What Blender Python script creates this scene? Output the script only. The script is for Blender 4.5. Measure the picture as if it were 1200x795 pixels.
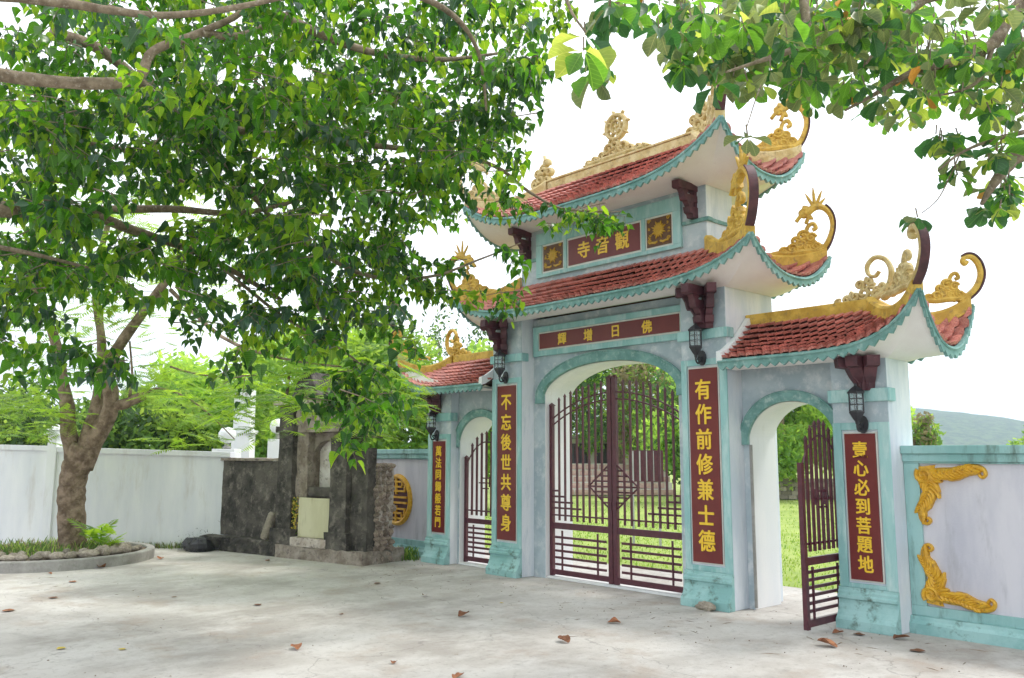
import bpy, math, random
from mathutils import Vector, Matrix
rnd = random.Random(7)
R = math.radians
sc = bpy.context.scene
col = sc.collection
for o in list(bpy.data.objects):
    bpy.data.objects.remove(o)

# ------------------------------------------------------------------ camera
CAM = Vector((7.2353, -7.8707, 1.6))
YAW, PITCH, ROLL, F = -0.8413, 0.1354, 0.0022, 1002.2
FW = Vector((math.sin(YAW) * math.cos(PITCH), math.cos(YAW) * math.cos(PITCH), math.sin(PITCH)))
_rt = Vector((math.cos(YAW), -math.sin(YAW), 0.0))
_up = _rt.cross(FW)
RT = _rt * math.cos(ROLL) + _up * math.sin(ROLL)
UP = _up * math.cos(ROLL) - _rt * math.sin(ROLL)
cam_data = bpy.data.cameras.new('camera')
cam = bpy.data.objects.new('camera', cam_data)
col.objects.link(cam)
cam_data.sensor_width = 36.0
cam_data.lens = 36.0 * F / 1200.0
cam_data.clip_start = 0.05
cam_data.clip_end = 5000.0
m = Matrix((RT, UP, -FW)).transposed().to_4x4()
m.translation = CAM
cam.matrix_world = m
sc.camera = cam

# ------------------------------------------------------------------ sky and sun
SUN_DIR = Vector((0.50, 0.85, 1.55)).normalized()          # towards the sun: behind the gate, to the right
SUN_EL = math.asin(SUN_DIR.z)
SUN_AZ = math.atan2(SUN_DIR.x, SUN_DIR.y)
w = bpy.data.worlds.new("World")
sc.world = w
w.use_nodes = True
nt = w.node_tree
nt.nodes.clear()
wo = nt.nodes.new('ShaderNodeOutputWorld')
bg = nt.nodes.new('ShaderNodeBackground')
sky = nt.nodes.new('ShaderNodeTexSky')
sky.sky_type = 'NISHITA'
sky.sun_disc = False
sky.sun_elevation = SUN_EL
sky.sun_rotation = SUN_AZ
sky.dust_density = 4.0
sky.air_density = 1.0
tc = nt.nodes.new('ShaderNodeTexCoord')
cn = nt.nodes.new('ShaderNodeTexNoise')
cn.inputs['Scale'].default_value = 1.6
cn.inputs['Detail'].default_value = 5.0
cn.inputs['Roughness'].default_value = 0.5
cr = nt.nodes.new('ShaderNodeMapRange')
cr.inputs['From Min'].default_value = 0.3
cr.inputs['From Max'].default_value = 0.62
cr.inputs['To Min'].default_value = 0.80
cr.inputs['To Max'].default_value = 0.96
mx = nt.nodes.new('ShaderNodeMixRGB')
mx.inputs['Color2'].default_value = (13.3, 13.7, 14.2, 1)
nt.links.new(tc.outputs['Generated'], cn.inputs['Vector'])
nt.links.new(cn.outputs['Fac'], cr.inputs['Value'])
nt.links.new(cr.outputs['Result'], mx.inputs['Fac'])
nt.links.new(sky.outputs['Color'], mx.inputs['Color1'])
nt.links.new(mx.outputs['Color'], bg.inputs['Color'])
bg.inputs['Strength'].default_value = 0.115
nt.links.new(bg.outputs['Background'], wo.inputs['Surface'])

sl = bpy.data.lights.new('sun', 'SUN')
sl.energy = 1.7
sl.angle = R(9)
sl.color = (1.0, 0.95, 0.88)
sun = bpy.data.objects.new('sun', sl)
col.objects.link(sun)
sun.rotation_euler = (-SUN_DIR).to_track_quat('-Z', 'Y').to_euler()
sun.location = (0, 0, 20)
sc.view_settings.view_transform = 'Standard'
sc.view_settings.look = 'None'
sc.view_settings.exposure = 0.36
sc.view_settings.gamma = 1.0
sc.cycles.max_bounces = 8
sc.cycles.transparent_max_bounces = 8


def at(px, py, depth):
    """World point seen in that direction of the photograph at that depth."""
    return CAM + (FW + RT * (px - 600) / F - UP * (py - 397.5) / F) * depth


# ------------------------------------------------------------------ materials
MATS = {}


def nmat(name):
    mt = bpy.data.materials.new(name)
    mt.use_nodes = True
    MATS[name] = mt
    t = mt.node_tree
    return mt, t, t.nodes['Principled BSDF']


def plaster(name, c1, c2, c3=None, rough=0.85, scale=2.0, lo=0.4, hi=0.6, bump=0.15, fine=60.0, spots=0.0, streak=False,
            lo3=0.55, hi3=0.7, rand=0.0, metal=0.0, bumpdist=0.01):
    """c1/c2 mottled with noise, c3 as patchy wear (painted sheen on tile_red)."""
    mt, t, b = nmat(name)
    N = t.nodes.new
    L = t.links.new
    tc = N('ShaderNodeTexCoord')
    mp = N('ShaderNodeMapping')
    L(tc.outputs['Object'], mp.inputs['Vector'])
    if streak:
        mp.inputs['Scale'].default_value = (1, 1, 0.22)
    n1 = N('ShaderNodeTexNoise')
    n1.inputs['Scale'].default_value = scale
    n1.inputs['Detail'].default_value = 8
    n1.inputs['Roughness'].default_value = 0.65
    L(mp.outputs['Vector'], n1.inputs['Vector'])
    r1 = N('ShaderNodeMapRange')
    r1.inputs['From Min'].default_value = lo
    r1.inputs['From Max'].default_value = hi
    L(n1.outputs['Fac'], r1.inputs['Value'])
    m1 = N('ShaderNodeMixRGB')
    m1.inputs['Color1'].default_value = (*c1, 1)
    m1.inputs['Color2'].default_value = (*c2, 1)
    L(r1.outputs['Result'], m1.inputs['Fac'])
    out = m1.outputs['Color']
    if c3:
        n2 = N('ShaderNodeTexNoise')
        n2.inputs['Scale'].default_value = scale * 2.7
        n2.inputs['Detail'].default_value = 10
        n2.inputs['Roughness'].default_value = 0.7
        L((mp if streak else tc).outputs['Vector' if streak else 'Object'], n2.inputs['Vector'])
        r2 = N('ShaderNodeMapRange')
        r2.inputs['From Min'].default_value = lo3
        r2.inputs['From Max'].default_value = hi3
        L(n2.outputs['Fac'], r2.inputs['Value'])
        m2 = N('ShaderNodeMixRGB')
        L(r2.outputs['Result'], m2.inputs['Fac'])
        L(out, m2.inputs['Color1'])
        m2.inputs['Color2'].default_value = (*c3, 1)
        out = m2.outputs['Color']
    if rand:
        oi = N('ShaderNodeObjectInfo')
        rr = N('ShaderNodeMapRange')
        rr.inputs['To Min'].default_value = 1 - rand
        rr.inputs['To Max'].default_value = 1 + rand
        L(oi.outputs['Random'], rr.inputs['Value'])
        mm = N('ShaderNodeMixRGB')
        mm.blend_type = 'MULTIPLY'
        mm.inputs['Fac'].default_value = 1
        L(out, mm.inputs['Color1'])
        L(rr.outputs['Result'], mm.inputs['Color2'])
        out = mm.outputs['Color']
    L(out, b.inputs['Base Color'])
    b.inputs['Roughness'].default_value = rough
    b.inputs['Metallic'].default_value = metal
    if bump:
        n3 = N('ShaderNodeTexNoise')
        n3.inputs['Scale'].default_value = fine
        n3.inputs['Detail'].default_value = 6
        L(tc.outputs['Object'], n3.inputs['Vector'])
        bp = N('ShaderNodeBump')
        bp.inputs['Strength'].default_value = bump
        bp.inputs['Distance'].default_value = bumpdist
        L(n3.outputs['Fac'], bp.inputs['Height'])
        L(bp.outputs['Normal'], b.inputs['Normal'])
    return mt


plaster('turquoise', (0.23, 0.45, 0.445), (0.34, 0.56, 0.555), (0.52, 0.67, 0.66), scale=3.2, lo3=0.50, hi3=0.70, streak=True)
plaster('turquoise_trim', (0.12, 0.26, 0.24), (0.20, 0.37, 0.35), (0.42, 0.54, 0.52), scale=5.0, lo3=0.52, hi3=0.72)
plaster('turquoise_wall', (0.22, 0.42, 0.41), (0.33, 0.54, 0.53), (0.10, 0.16, 0.13), scale=1.8, lo3=0.54, hi3=0.70, streak=True)
plaster('grey_plaster', (0.35, 0.43, 0.48), (0.46, 0.53, 0.57), (0.62, 0.65, 0.67), scale=2.0, lo=.42, hi=.60, lo3=0.50, hi3=0.66)
plaster('pale_plaster', (0.56, 0.63, 0.70), (0.76, 0.79, 0.82), (0.46, 0.54, 0.60), scale=2.0, lo3=0.56, hi3=0.76, streak=True)
plaster('white_plaster', (0.72, 0.74, 0.76), (0.80, 0.80, 0.80), (0.58, 0.57, 0.55), scale=2, lo3=0.60, hi3=0.85, streak=True)
plaster('soffit_white', (0.74, 0.70, 0.67), (0.80, 0.78, 0.75), (0.60, 0.55, 0.52), scale=1.5, lo3=0.62, hi3=0.85)
plaster('lilac_plaster', (0.50, 0.50, 0.57), (0.62, 0.61, 0.66), (0.38, 0.38, 0.42), scale=2.2, lo3=0.54, hi3=0.76, streak=True)
plaster('boundary_white', (0.66, 0.68, 0.73), (0.78, 0.79, 0.81), (0.52, 0.48, 0.44), scale=1.2, lo3=0.56, hi3=0.84, streak=True)
plaster('tile_red', (0.38, 0.105, 0.085), (0.56, 0.215, 0.175), (0.62, 0.37, 0.32), rough=0.45, scale=7, lo3=.54, hi3=.75, rand=0.26, fine=80)  # pinkish patches put the tiles' sheen into their colour
plaster('tile_deck', (0.07, 0.025, 0.02), (0.12, 0.04, 0.03), rough=0.8)
plaster('ochre', (0.48, 0.29, 0.035), (0.68, 0.45, 0.08), (0.26, 0.17, 0.06), rough=0.6, scale=7, lo3=0.53, hi3=0.70, bump=.5, fine=40)
plaster('cream_gold', (0.52, 0.38, 0.15), (0.68, 0.56, 0.30), (0.28, 0.20, 0.10), rough=0.7, scale=7, lo3=0.53, hi3=0.70, bump=.5, fine=40)
plaster('wall_gold', (0.56, 0.29, 0.015), (0.72, 0.42, 0.03), (0.22, 0.12, 0.03), rough=0.45, scale=12, lo3=0.54, hi3=0.70, bump=.5, fine=40)
plaster('maroon_paint', (0.055, 0.018, 0.026), (0.10, 0.03, 0.04), (0.20, 0.11, 0.12), rough=0.6, scale=8, lo3=0.62, hi3=0.8)
plaster('sign_maroon', (0.135, 0.012, 0.011), (0.160, 0.018, 0.014), rough=0.45, scale=3, bump=0.03)
plaster('gold_letter', (0.80, 0.50, 0.02), (0.86, 0.58, 0.04), rough=0.4, scale=20, bump=0.05)
plaster('dark_gold', (0.46, 0.27, 0.02), (0.56, 0.34, 0.03), rough=0.45, scale=20, bump=0.05)
plaster('flower_ground', (0.10, 0.045, 0.02), (0.14, 0.06, 0.02), rough=0.6, scale=20)
plaster('frame_cream', (0.60, 0.62, 0.58), (0.70, 0.68, 0.63), rough=0.6, scale=8)
plaster('gate_paint', (0.070, 0.014, 0.024), (0.100, 0.022, 0.034), (0.16, 0.08, 0.07), rough=0.35, scale=14, lo3=0.68, hi3=0.8, bump=0.04)
plaster('black_metal', (0.02, 0.02, 0.025), (0.035, 0.035, 0.04), rough=0.45, scale=10, bump=0.05)
plaster('dark_stone', (0.026, 0.024, 0.022), (0.11, 0.098, 0.086), (0.26, 0.23, 0.20), rough=0.95, scale=2.4, lo3=0.52, hi3=0.74, bump=0.9, fine=26, bumpdist=0.02)
plaster('worn_stone', (0.20, 0.16, 0.13), (0.36, 0.31, 0.27), (0.06, 0.055, 0.05), rough=0.95, scale=5, bump=0.8, fine=20, bumpdist=0.03)
plaster('pale_stone', (0.42, 0.35, 0.30), (0.56, 0.50, 0.45), (0.13, 0.11, 0.10), rough=0.95, scale=5, lo3=0.52, hi3=0.66, bump=0.8, fine=20, bumpdist=0.03)
plaster('niche_plaster', (0.62, 0.56, 0.53), (0.80, 0.77, 0.74), (0.34, 0.29, 0.26), rough=0.95, scale=4, lo3=0.54, hi3=0.66, bump=0.8, fine=20, bumpdist=0.03)
plaster('rubble', (0.26, 0.20, 0.16), (0.46, 0.37, 0.31), (0.10, 0.09, 0.08), rough=0.95, scale=8, rand=0.35, bump=0.8, fine=25, bumpdist=0.02)
plaster('yellow_panel', (0.50, 0.47, 0.30), (0.60, 0.57, 0.40), (0.36, 0.32, 0.18), rough=0.7, scale=2.5, streak=True)
plaster('river_stone', (0.22, 0.19, 0.15), (0.38, 0.33, 0.27), (0.12, 0.11, 0.08), rough=0.9, scale=6, rand=0.35, bump=0.5, fine=30)
plaster('kerb_concrete', (0.28, 0.27, 0.25), (0.38, 0.37, 0.35), (0.20, 0.20, 0.17), rough=0.95, scale=3, bump=0.5, fine=30)
plaster('bark', (0.13, 0.090, 0.058), (0.30, 0.225, 0.16), (0.42, 0.36, 0.30), rough=0.95, scale=7, lo3=0.60, hi3=0.75, bump=1.0, fine=22, bumpdist=0.03)
plaster('twig_bark', (0.14, 0.105, 0.070), (0.27, 0.215, 0.15), (0.42, 0.38, 0.32), rough=0.95, scale=14, bump=0.6, fine=60, bumpdist=0.008)
plaster('brown_leaf', (0.20, 0.075, 0.035), (0.34, 0.15, 0.07), (0.12, 0.05, 0.03), rough=0.8, scale=16, rand=0.4)
plaster('yellow_leaf', (0.50, 0.38, 0.05), (0.58, 0.44, 0.08), rough=0.7, scale=16)
plaster('pink_block', (0.46, 0.30, 0.26), (0.58, 0.42, 0.37), (0.36, 0.24, 0.20), rough=0.9, scale=2)
plaster('soil', (0.10, 0.075, 0.05), (0.18, 0.14, 0.10), rough=1.0, scale=8, bump=0.8, fine=30)
plaster('hill_cover', (0.02, 0.06, 0.03), (0.10, 0.17, 0.06), (0.20, 0.20, 0.12), rough=1.0, scale=0.10, lo=.42, hi=.58, bump=1.0, fine=.15, bumpdist=6)
plaster('far_wall', (0.60, 0.58, 0.52), (0.68, 0.66, 0.60), rough=0.9, scale=1)
plaster('dark_window', (0.04, 0.04, 0.05), (0.06, 0.06, 0.07), rough=0.3, scale=1, bump=0)
plaster('grey_stripe', (0.36, 0.36, 0.38), (0.44, 0.44, 0.46), rough=0.6, scale=3, bump=0)
plaster('green_statue', (0.02, 0.30, 0.16), (0.04, 0.36, 0.20), rough=0.5, scale=3, bump=0)
plaster('orange_leaf', (0.62, 0.26, 0.03), (0.70, 0.34, 0.04), rough=0.6, scale=10, bump=0)


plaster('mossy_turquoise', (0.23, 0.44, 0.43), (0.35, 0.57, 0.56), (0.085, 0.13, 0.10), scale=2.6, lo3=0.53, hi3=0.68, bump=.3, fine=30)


def lamp_glass():
    mt, t, b = nmat('lamp_glass')
    b.inputs['Base Color'].default_value = (0.75, 0.82, 0.85, 1)
    b.inputs['Roughness'].default_value = 0.12
    b.inputs['Transmission Weight'].default_value = 0.75
    b.inputs['IOR'].default_value = 1.2
lamp_glass()


def leafmat(name, c, tr, mixf=0.45, rough=0.38, veins=0.0):
    mt, t, b = nmat(name)
    N = t.nodes.new
    L = t.links.new
    out = [n for n in t.nodes if n.type == 'OUTPUT_MATERIAL'][0]
    tcn = N('ShaderNodeTexCoord')
    nz = N('ShaderNodeTexNoise')
    nz.inputs['Scale'].default_value = 1.3
    nz.inputs['Detail'].default_value = 3
    L(tcn.outputs['Object'], nz.inputs['Vector'])
    mr = N('ShaderNodeMapRange')
    mr.inputs['From Min'].default_value = 0.3
    mr.inputs['From Max'].default_value = 0.7
    mr.inputs['To Min'].default_value = 0.75
    mr.inputs['To Max'].default_value = 1.25
    L(nz.outputs['Fac'], mr.inputs['Value'])
    cs = []
    # veins drawn from the leaf's own coordinates: midrib and slanting side veins
    uvn = N('ShaderNodeUVMap')
    uvn.uv_map = 'leaf_uv'
    sx = N('ShaderNodeSeparateXYZ')
    L(uvn.outputs['UV'], sx.inputs['Vector'])

    def mth(op, a_, b_=None):
        n_ = N('ShaderNodeMath')
        n_.operation = op
        for k_, v_ in ((0, a_), (1, b_)):
            if v_ is None:
                continue
            if isinstance(v_, (int, float)):
                n_.inputs[k_].default_value = v_
            else:
                L(v_, n_.inputs[k_])
        return n_.outputs[0]
    av = mth('ABSOLUTE', mth('SUBTRACT', sx.outputs['Y'], 0.5))
    rib = mth('LESS_THAN', av, 0.022)
    wv_ = mth('SINE', mth('MULTIPLY', mth('SUBTRACT', sx.outputs['X'], mth('MULTIPLY', av, 0.75)), 52.0))
    vein = mth('MULTIPLY', mth('GREATER_THAN', wv_, 0.90), 0.55)
    vm = mth('MULTIPLY', mth('MAXIMUM', rib, vein), veins)
    oi = N('ShaderNodeObjectInfo')
    orr = N('ShaderNodeMapRange')
    orr.inputs['To Min'].default_value = 0.8
    orr.inputs['To Max'].default_value = 1.2
    L(oi.outputs['Random'], orr.inputs['Value'])
    tone = mth('MULTIPLY', mr.outputs['Result'], orr.outputs['Result'])
    for cc in (c, tr):
        mm = N('ShaderNodeMixRGB')
        mm.blend_type = 'MULTIPLY'
        mm.inputs['Fac'].default_value = 1
        mm.inputs['Color1'].default_value = (*cc, 1)
        L(tone, mm.inputs['Color2'])
        m2 = N('ShaderNodeMixRGB')
        L(vm, m2.inputs['Fac'])
        L(mm.outputs['Color'], m2.inputs['Color1'])
        m2.inputs['Color2'].default_value = (min(1, cc[0] * 2 + .03), min(1, cc[1] * 1.6 + .04), cc[2] * 1.5 + .02, 1)
        cs.append(m2.outputs['Color'])
    L(cs[0], b.inputs['Base Color'])
    b.inputs['Roughness'].default_value = rough
    tb = N('ShaderNodeBsdfTranslucent')
    L(cs[1], tb.inputs['Color'])
    mx = N('ShaderNodeMixShader')
    mx.inputs['Fac'].default_value = mixf
    L(b.outputs['BSDF'], mx.inputs[1])
    L(tb.outputs['BSDF'], mx.inputs[2])
    L(mx.outputs['Shader'], out.inputs['Surface'])
    return mt


leafmat('leaf_dark', (0.022, 0.074, 0.022), (0.08, 0.28, 0.02), .42, .24, veins=.7)
leafmat('leaf_mid', (0.042, 0.125, 0.020), (0.18, 0.52, 0.02), .52, .26, veins=.7)
leafmat('leaf_light', (0.070, 0.170, 0.020), (0.46, 0.80, 0.03), 0.62, veins=.7)
leafmat('leaf_blue', (0.055, 0.130, 0.085), (0.08, 0.22, 0.06), 0.3, 0.3, veins=.7)
leafmat('almond_dark', (0.03, 0.095, 0.04), (0.09, 0.30, 0.05), 0.42, veins=.7)
leafmat('almond_mid', (0.06, 0.155, 0.025), (0.24, 0.56, 0.04), 0.55, veins=.7)
leafmat('almond_light', (0.17, 0.26, 0.05), (0.72, 0.85, 0.12), 0.68, veins=.7)
leafmat('almond_grey', (0.12, 0.155, 0.07), (0.32, 0.40, 0.13), 0.5, veins=.7)
leafmat('feather_light', (0.13, 0.25, 0.03), (0.50, 0.74, 0.04), 0.55)
leafmat('feather_mid', (0.08, 0.18, 0.03), (0.28, 0.50, 0.05), 0.5)
leafmat('bush_light', (0.20, 0.34, 0.06), (0.60, 0.82, 0.12), 0.55, 0.6)
leafmat('bush_mid', (0.11, 0.22, 0.05), (0.36, 0.60, 0.09), 0.5, 0.6)
leafmat('bush_dark', (0.045, 0.10, 0.03), (0.13, 0.26, 0.05), 0.4, 0.6)
leafmat('bush_tan', (0.26, 0.22, 0.12), (0.45, 0.38, 0.2), 0.5, 0.6)
leafmat('grass_blade', (0.24, 0.36, 0.07), (0.55, 0.70, 0.12), 0.45, 0.6)
leafmat('grass_dark', (0.06, 0.14, 0.03), (0.2, 0.36, 0.05), 0.45, 0.6)


def ground_material():
    mt, t, b = nmat('courtyard_concrete')
    N = t.nodes.new
    L = t.links.new
    tcn = N('ShaderNodeTexCoord')

    def noise(scale, detail, rough=0.6, sc3=(1, 1, 1), rz=0.0):
        mp = N('ShaderNodeMapping')
        mp.inputs['Scale'].default_value = sc3
        mp.inputs['Rotation'].default_value = (0, 0, rz)
        L(tcn.outputs['Object'], mp.inputs['Vector'])
        n = N('ShaderNodeTexNoise')
        n.inputs['Scale'].default_value = scale
        n.inputs['Detail'].default_value = detail
        n.inputs['Roughness'].default_value = rough
        L(mp.outputs['Vector'], n.inputs['Vector'])
        return n.outputs['Fac']

    def ramp(f, a, bb, lo=0, hi=1):
        r = N('ShaderNodeMapRange')
        r.inputs['From Min'].default_value = a
        r.inputs['From Max'].default_value = bb
        r.inputs['To Min'].default_value = lo
        r.inputs['To Max'].default_value = hi
        L(f, r.inputs['Value'])
        return r.outputs['Result']

    def mix(f, a, c2, mode='MIX'):
        m_ = N('ShaderNodeMixRGB')
        m_.blend_type = mode
        if isinstance(f, float):
            m_.inputs['Fac'].default_value = f
        else:
            L(f, m_.inputs['Fac'])
        if isinstance(a, tuple):
            m_.inputs['Color1'].default_value = (*a, 1)
        else:
            L(a, m_.inputs['Color1'])
        if isinstance(c2, tuple):
            m_.inputs['Color2'].default_value = (*c2, 1)
        else:
            L(c2, m_.inputs['Color2'])
        return m_.outputs['Color']
    c = mix(ramp(noise(0.55, 6), 0.42, 0.58), (0.36, 0.332, 0.305), (0.51, 0.482, 0.45))
    c = mix(ramp(noise(1.8, 9, 0.7, (1, 0.7, 1), 0.6), 0.44, 0.64, 0, 0.7), c, (0.60, 0.58, 0.555))
    c = mix(ramp(noise(1.3, 9, 0.72), 0.53, 0.66, 0, 0.6), c, (0.36, 0.285, 0.23))
    c = mix(ramp(noise(3.4, 10, 0.75, (1, 0.8, 1), -0.3), 0.55, 0.70, 0, 0.5), c, (0.25, 0.235, 0.22))
    c = mix(ramp(noise(14, 8, 0.8), 0.54, 0.66, 0, 0.65), c, (0.24, 0.215, 0.19))
    c = mix(ramp(noise(60, 4, 0.7), 0.55, 0.75, 0, 0.35), c, (0.25, 0.23, 0.21))
    vo = N('ShaderNodeTexVoronoi')
    vo.feature = 'DISTANCE_TO_EDGE'
    vo.inputs['Scale'].default_value = 0.33
    dn = N('ShaderNodeTexNoise')
    dn.inputs['Scale'].default_value = 1.6
    dn.inputs['Detail'].default_value = 8
    L(tcn.outputs['Object'], dn.inputs['Vector'])
    va = N('ShaderNodeVectorMath')
    va.operation = 'MULTIPLY_ADD'
    va.inputs[1].default_value = (1.2, 1.2, 0)
    L(dn.outputs['Color'], va.inputs[0])
    L(tcn.outputs['Object'], va.inputs[2])
    L(va.outputs['Vector'], vo.inputs['Vector'])
    c = mix(ramp(vo.outputs['Distance'], 0.0, 0.003, .45, 0), c, (0.12, 0.11, 0.10))
    L(c, b.inputs['Base Color'])
    b.inputs['Roughness'].default_value = 0.9
    bp = N('ShaderNodeBump')
    bp.inputs['Strength'].default_value = 0.5
    bp.inputs['Distance'].default_value = 0.012
    L(mix(0.5, noise(9, 8, 0.7), noise(70, 5, 0.7)), bp.inputs['Height'])
    L(bp.outputs['Normal'], b.inputs['Normal'])
    return mt


ground_material()
plaster('lawn_ground', (0.24, 0.33, 0.07), (0.34, 0.42, 0.11), (0.46, 0.44, 0.28), rough=1, scale=0.7, lo3=0.6, hi3=0.75, bump=0.6, fine=14, bumpdist=0.05)


# ------------------------------------------------------------------ mesh helper
class MB:
    def __init__(self):
        self.v, self.f, self.mi, self.uv, self.has_uv = [], [], [], [], False

    def add(self, vs, fs, mi=0, uv=None):
        n = len(self.v)
        if uv:
            self.has_uv = True
        self.uv += uv if uv else [(0.5, 0.5)] * len(vs)
        self.v += [tuple(p) for p in vs]
        self.f += [tuple(i + n for i in f) for f in fs]
        self.mi += [mi] * len(fs)

    def box(self, x0, x1, y0, y1, z0, z1, mi=0):
        self.add([(x0, y0, z0), (x1, y0, z0), (x1, y1, z0), (x0, y1, z0), (x0, y0, z1), (x1, y0, z1), (x1, y1, z1), (x0, y1, z1)],
                 [(3, 2, 1, 0), (4, 5, 6, 7), (0, 1, 5, 4), (1, 2, 6, 5), (2, 3, 7, 6), (3, 0, 4, 7)], mi)
        return self

    def obox(self, O, A, B, Cc, a0, a1, b0, b1, c0, c1, mi=0):
        P = []
        for c in (c0, c1):
            for (a, b) in ((a0, b0), (a1, b0), (a1, b1), (a0, b1)):
                P.append(O + A * a + B * b + Cc * c)
        self.add(P, [(3, 2, 1, 0), (4, 5, 6, 7), (0, 1, 5, 4), (1, 2, 6, 5), (2, 3, 7, 6), (3, 0, 4, 7)], mi)
        return self

    def prism(self, poly, O, A, B, N, d0, d1, mi=0):
        """poly (a,b) extruded along N from d0 to d1."""
        n = len(poly)
        P = [O + A * a + B * b + N * d0 for a, b in poly] + [O + A * a + B * b + N * d1 for a, b in poly]
        fs = [tuple(range(n - 1, -1, -1)), tuple(range(n, 2 * n))]
        for i in range(n):
            j = (i + 1) % n
            fs.append((i, j, n + j, n + i))
        self.add(P, fs, mi)
        return self

    def tube(self, pts, rad, n=8, mi=0, cap=True):
        pts = [Vector(p) for p in pts]
        if not isinstance(rad, (list, tuple)):
            rad = [rad] * len(pts)
        P = []
        prev = None
        for i, p in enumerate(pts):
            d = (pts[min(i + 1, len(pts) - 1)] - pts[max(i - 1, 0)]).normalized()
            if prev is None:
                a = Vector((0, 0, 1)) if abs(d.z) < 0.9 else Vector((1, 0, 0))
                x = d.cross(a).normalized()
            else:
                x = (prev - d * prev.dot(d)).normalized()
            prev = x
            y = d.cross(x)
            for k in range(n):
                t = 2 * math.pi * k / n
                P.append(p + (x * math.cos(t) + y * math.sin(t)) * rad[i])
        fs = []
        for i in range(len(pts) - 1):
            for k in range(n):
                a, b = i * n + k, i * n + (k + 1) % n
                fs.append((a, b, b + n, a + n))
        if cap:
            fs.append(tuple(range(n - 1, -1, -1)))
            fs.append(tuple((len(pts) - 1) * n + k for k in range(n)))
        self.add(P, fs, mi)
        return self

    def lathe(self, prof, c, n=16, mi=0):
        c = Vector(c)
        P = []
        for r, z in prof:
            for k in range(n):
                t = 2 * math.pi * k / n
                P.append(c + Vector((r * math.cos(t), r * math.sin(t), z)))
        fs = []
        for i in range(len(prof) - 1):
            for k in range(n):
                a, b = i * n + k, i * n + (k + 1) % n
                fs.append((a, b, b + n, a + n))
        fs.append(tuple(range(n - 1, -1, -1)))
        fs.append(tuple((len(prof) - 1) * n + k for k in range(n)))
        self.add(P, fs, mi)
        return self

    def blob(self, c, r, seed=0, rough=0.2, nu=8, nv=6, mi=0):
        q = random.Random(seed)
        P = []
        c = Vector(c)
        ph = [q.uniform(0, 6.3) for _ in range(4)]
        P.append(c + Vector((0, 0, r[2])))
        for i in range(1, nv):
            th = math.pi * i / nv
            for k in range(nu):
                t = 2 * math.pi * k / nu
                s = 1 + rough * (math.sin(2 * t + ph[0]) * math.sin(th) + 0.6 * math.sin(3 * t + ph[1] + 2 * th)) * 0.6 + q.uniform(-rough, rough) * 0.4
                P.append(c + Vector((r[0] * s * math.sin(th) * math.cos(t), r[1] * s * math.sin(th) * math.sin(t), r[2] * s * math.cos(th))))
        P.append(c + Vector((0, 0, -r[2])))
        fs = [(0, 1 + k, 1 + (k + 1) % nu) for k in range(nu)]
        for i in range(nv - 2):
            for k in range(nu):
                a, b = 1 + i * nu + k, 1 + i * nu + (k + 1) % nu
                fs.append((a, a + nu, b + nu, b))
        last = len(P) - 1
        base = 1 + (nv - 2) * nu
        fs += [(last, base + (k + 1) % nu, base + k) for k in range(nu)]
        self.add(P, fs, mi)
        return self

    def ribbon(self, pts, wid, O, A, B, N, t, two=False, mi=0):
        """raised carved strand along a 2-D path in the plane A,B standing t proud along N."""
        n = len(pts)
        if not isinstance(wid, (list, tuple)):
            wid = [wid] * n
        sec = [(-1, 0), (-0.72, 0.75), (0, 1), (0.72, 0.75), (1, 0)]
        if two:
            sec = sec + [(0.72, -0.75), (0, -1), (-0.72, -0.75)]
        k = len(sec)
        P = []
        for i in range(n):
            a0, b0 = pts[max(i - 1, 0)]
            a1, b1 = pts[min(i + 1, n - 1)]
            da, db = a1 - a0, b1 - b0
            l = math.hypot(da, db) or 1
            na, nb = -db / l, da / l
            for s, h in sec:
                a = pts[i][0] + na * s * wid[i]
                b = pts[i][1] + nb * s * wid[i]
                P.append(O + A * a + B * b + N * (h * t))
        fs = []
        lim = k if two else k - 1
        for i in range(n - 1):
            for j in range(lim):
                a, b = i * k + j, i * k + (j + 1) % k
                fs.append((a, a + k, b + k, b))
        fs.append(tuple(range(k)))
        fs.append(tuple((n - 1) * k + j for j in range(k - 1, -1, -1)))
        self.add(P, fs, mi)
        return self

    def mesh(self, name, mats, origin=Vector((0, 0, 0)), smooth=False):
        me = bpy.data.meshes.new(name)
        o = Vector(origin)
        me.from_pydata([(x - o.x, y - o.y, z - o.z) for x, y, z in self.v], [], self.f)
        if isinstance(mats, str):
            mats = [mats]
        for mname in mats:
            me.materials.append(MATS[mname])
        if len(mats) > 1:
            me.polygons.foreach_set('material_index', self.mi)
        if smooth:
            me.polygons.foreach_set('use_smooth', [True] * len(me.polygons))
        if self.has_uv:
            lay = me.uv_layers.new(name='leaf_uv')
            li = [0] * len(me.loops)
            me.loops.foreach_get('vertex_index', li)
            flat = []
            for i in li:
                flat += self.uv[i]
            lay.data.foreach_set('uv', flat)
        me.update()
        return me

    def build(self, name, mats, parent=None, smooth=False, bevel=0.0, loc=None):
        """Links the collected shapes as ONE object. Coordinates given are world coordinates."""
        org = Vector(loc) if loc is not None else (WORLD[parent] if parent is not None else Vector((0, 0, 0)))
        me = self.mesh(name, mats, org, smooth)
        o = bpy.data.objects.new(name, me)
        col.objects.link(o)
        if parent is not None:
            o.parent = parent
            o.location = org - WORLD[parent]
        else:
            o.location = org
        WORLD[o] = org
        if bevel:
            b = o.modifiers.new('edge', 'BEVEL')
            b.width = bevel
            b.segments = 2
            b.limit_method = 'ANGLE'
        return o


WORLD = {}


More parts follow.
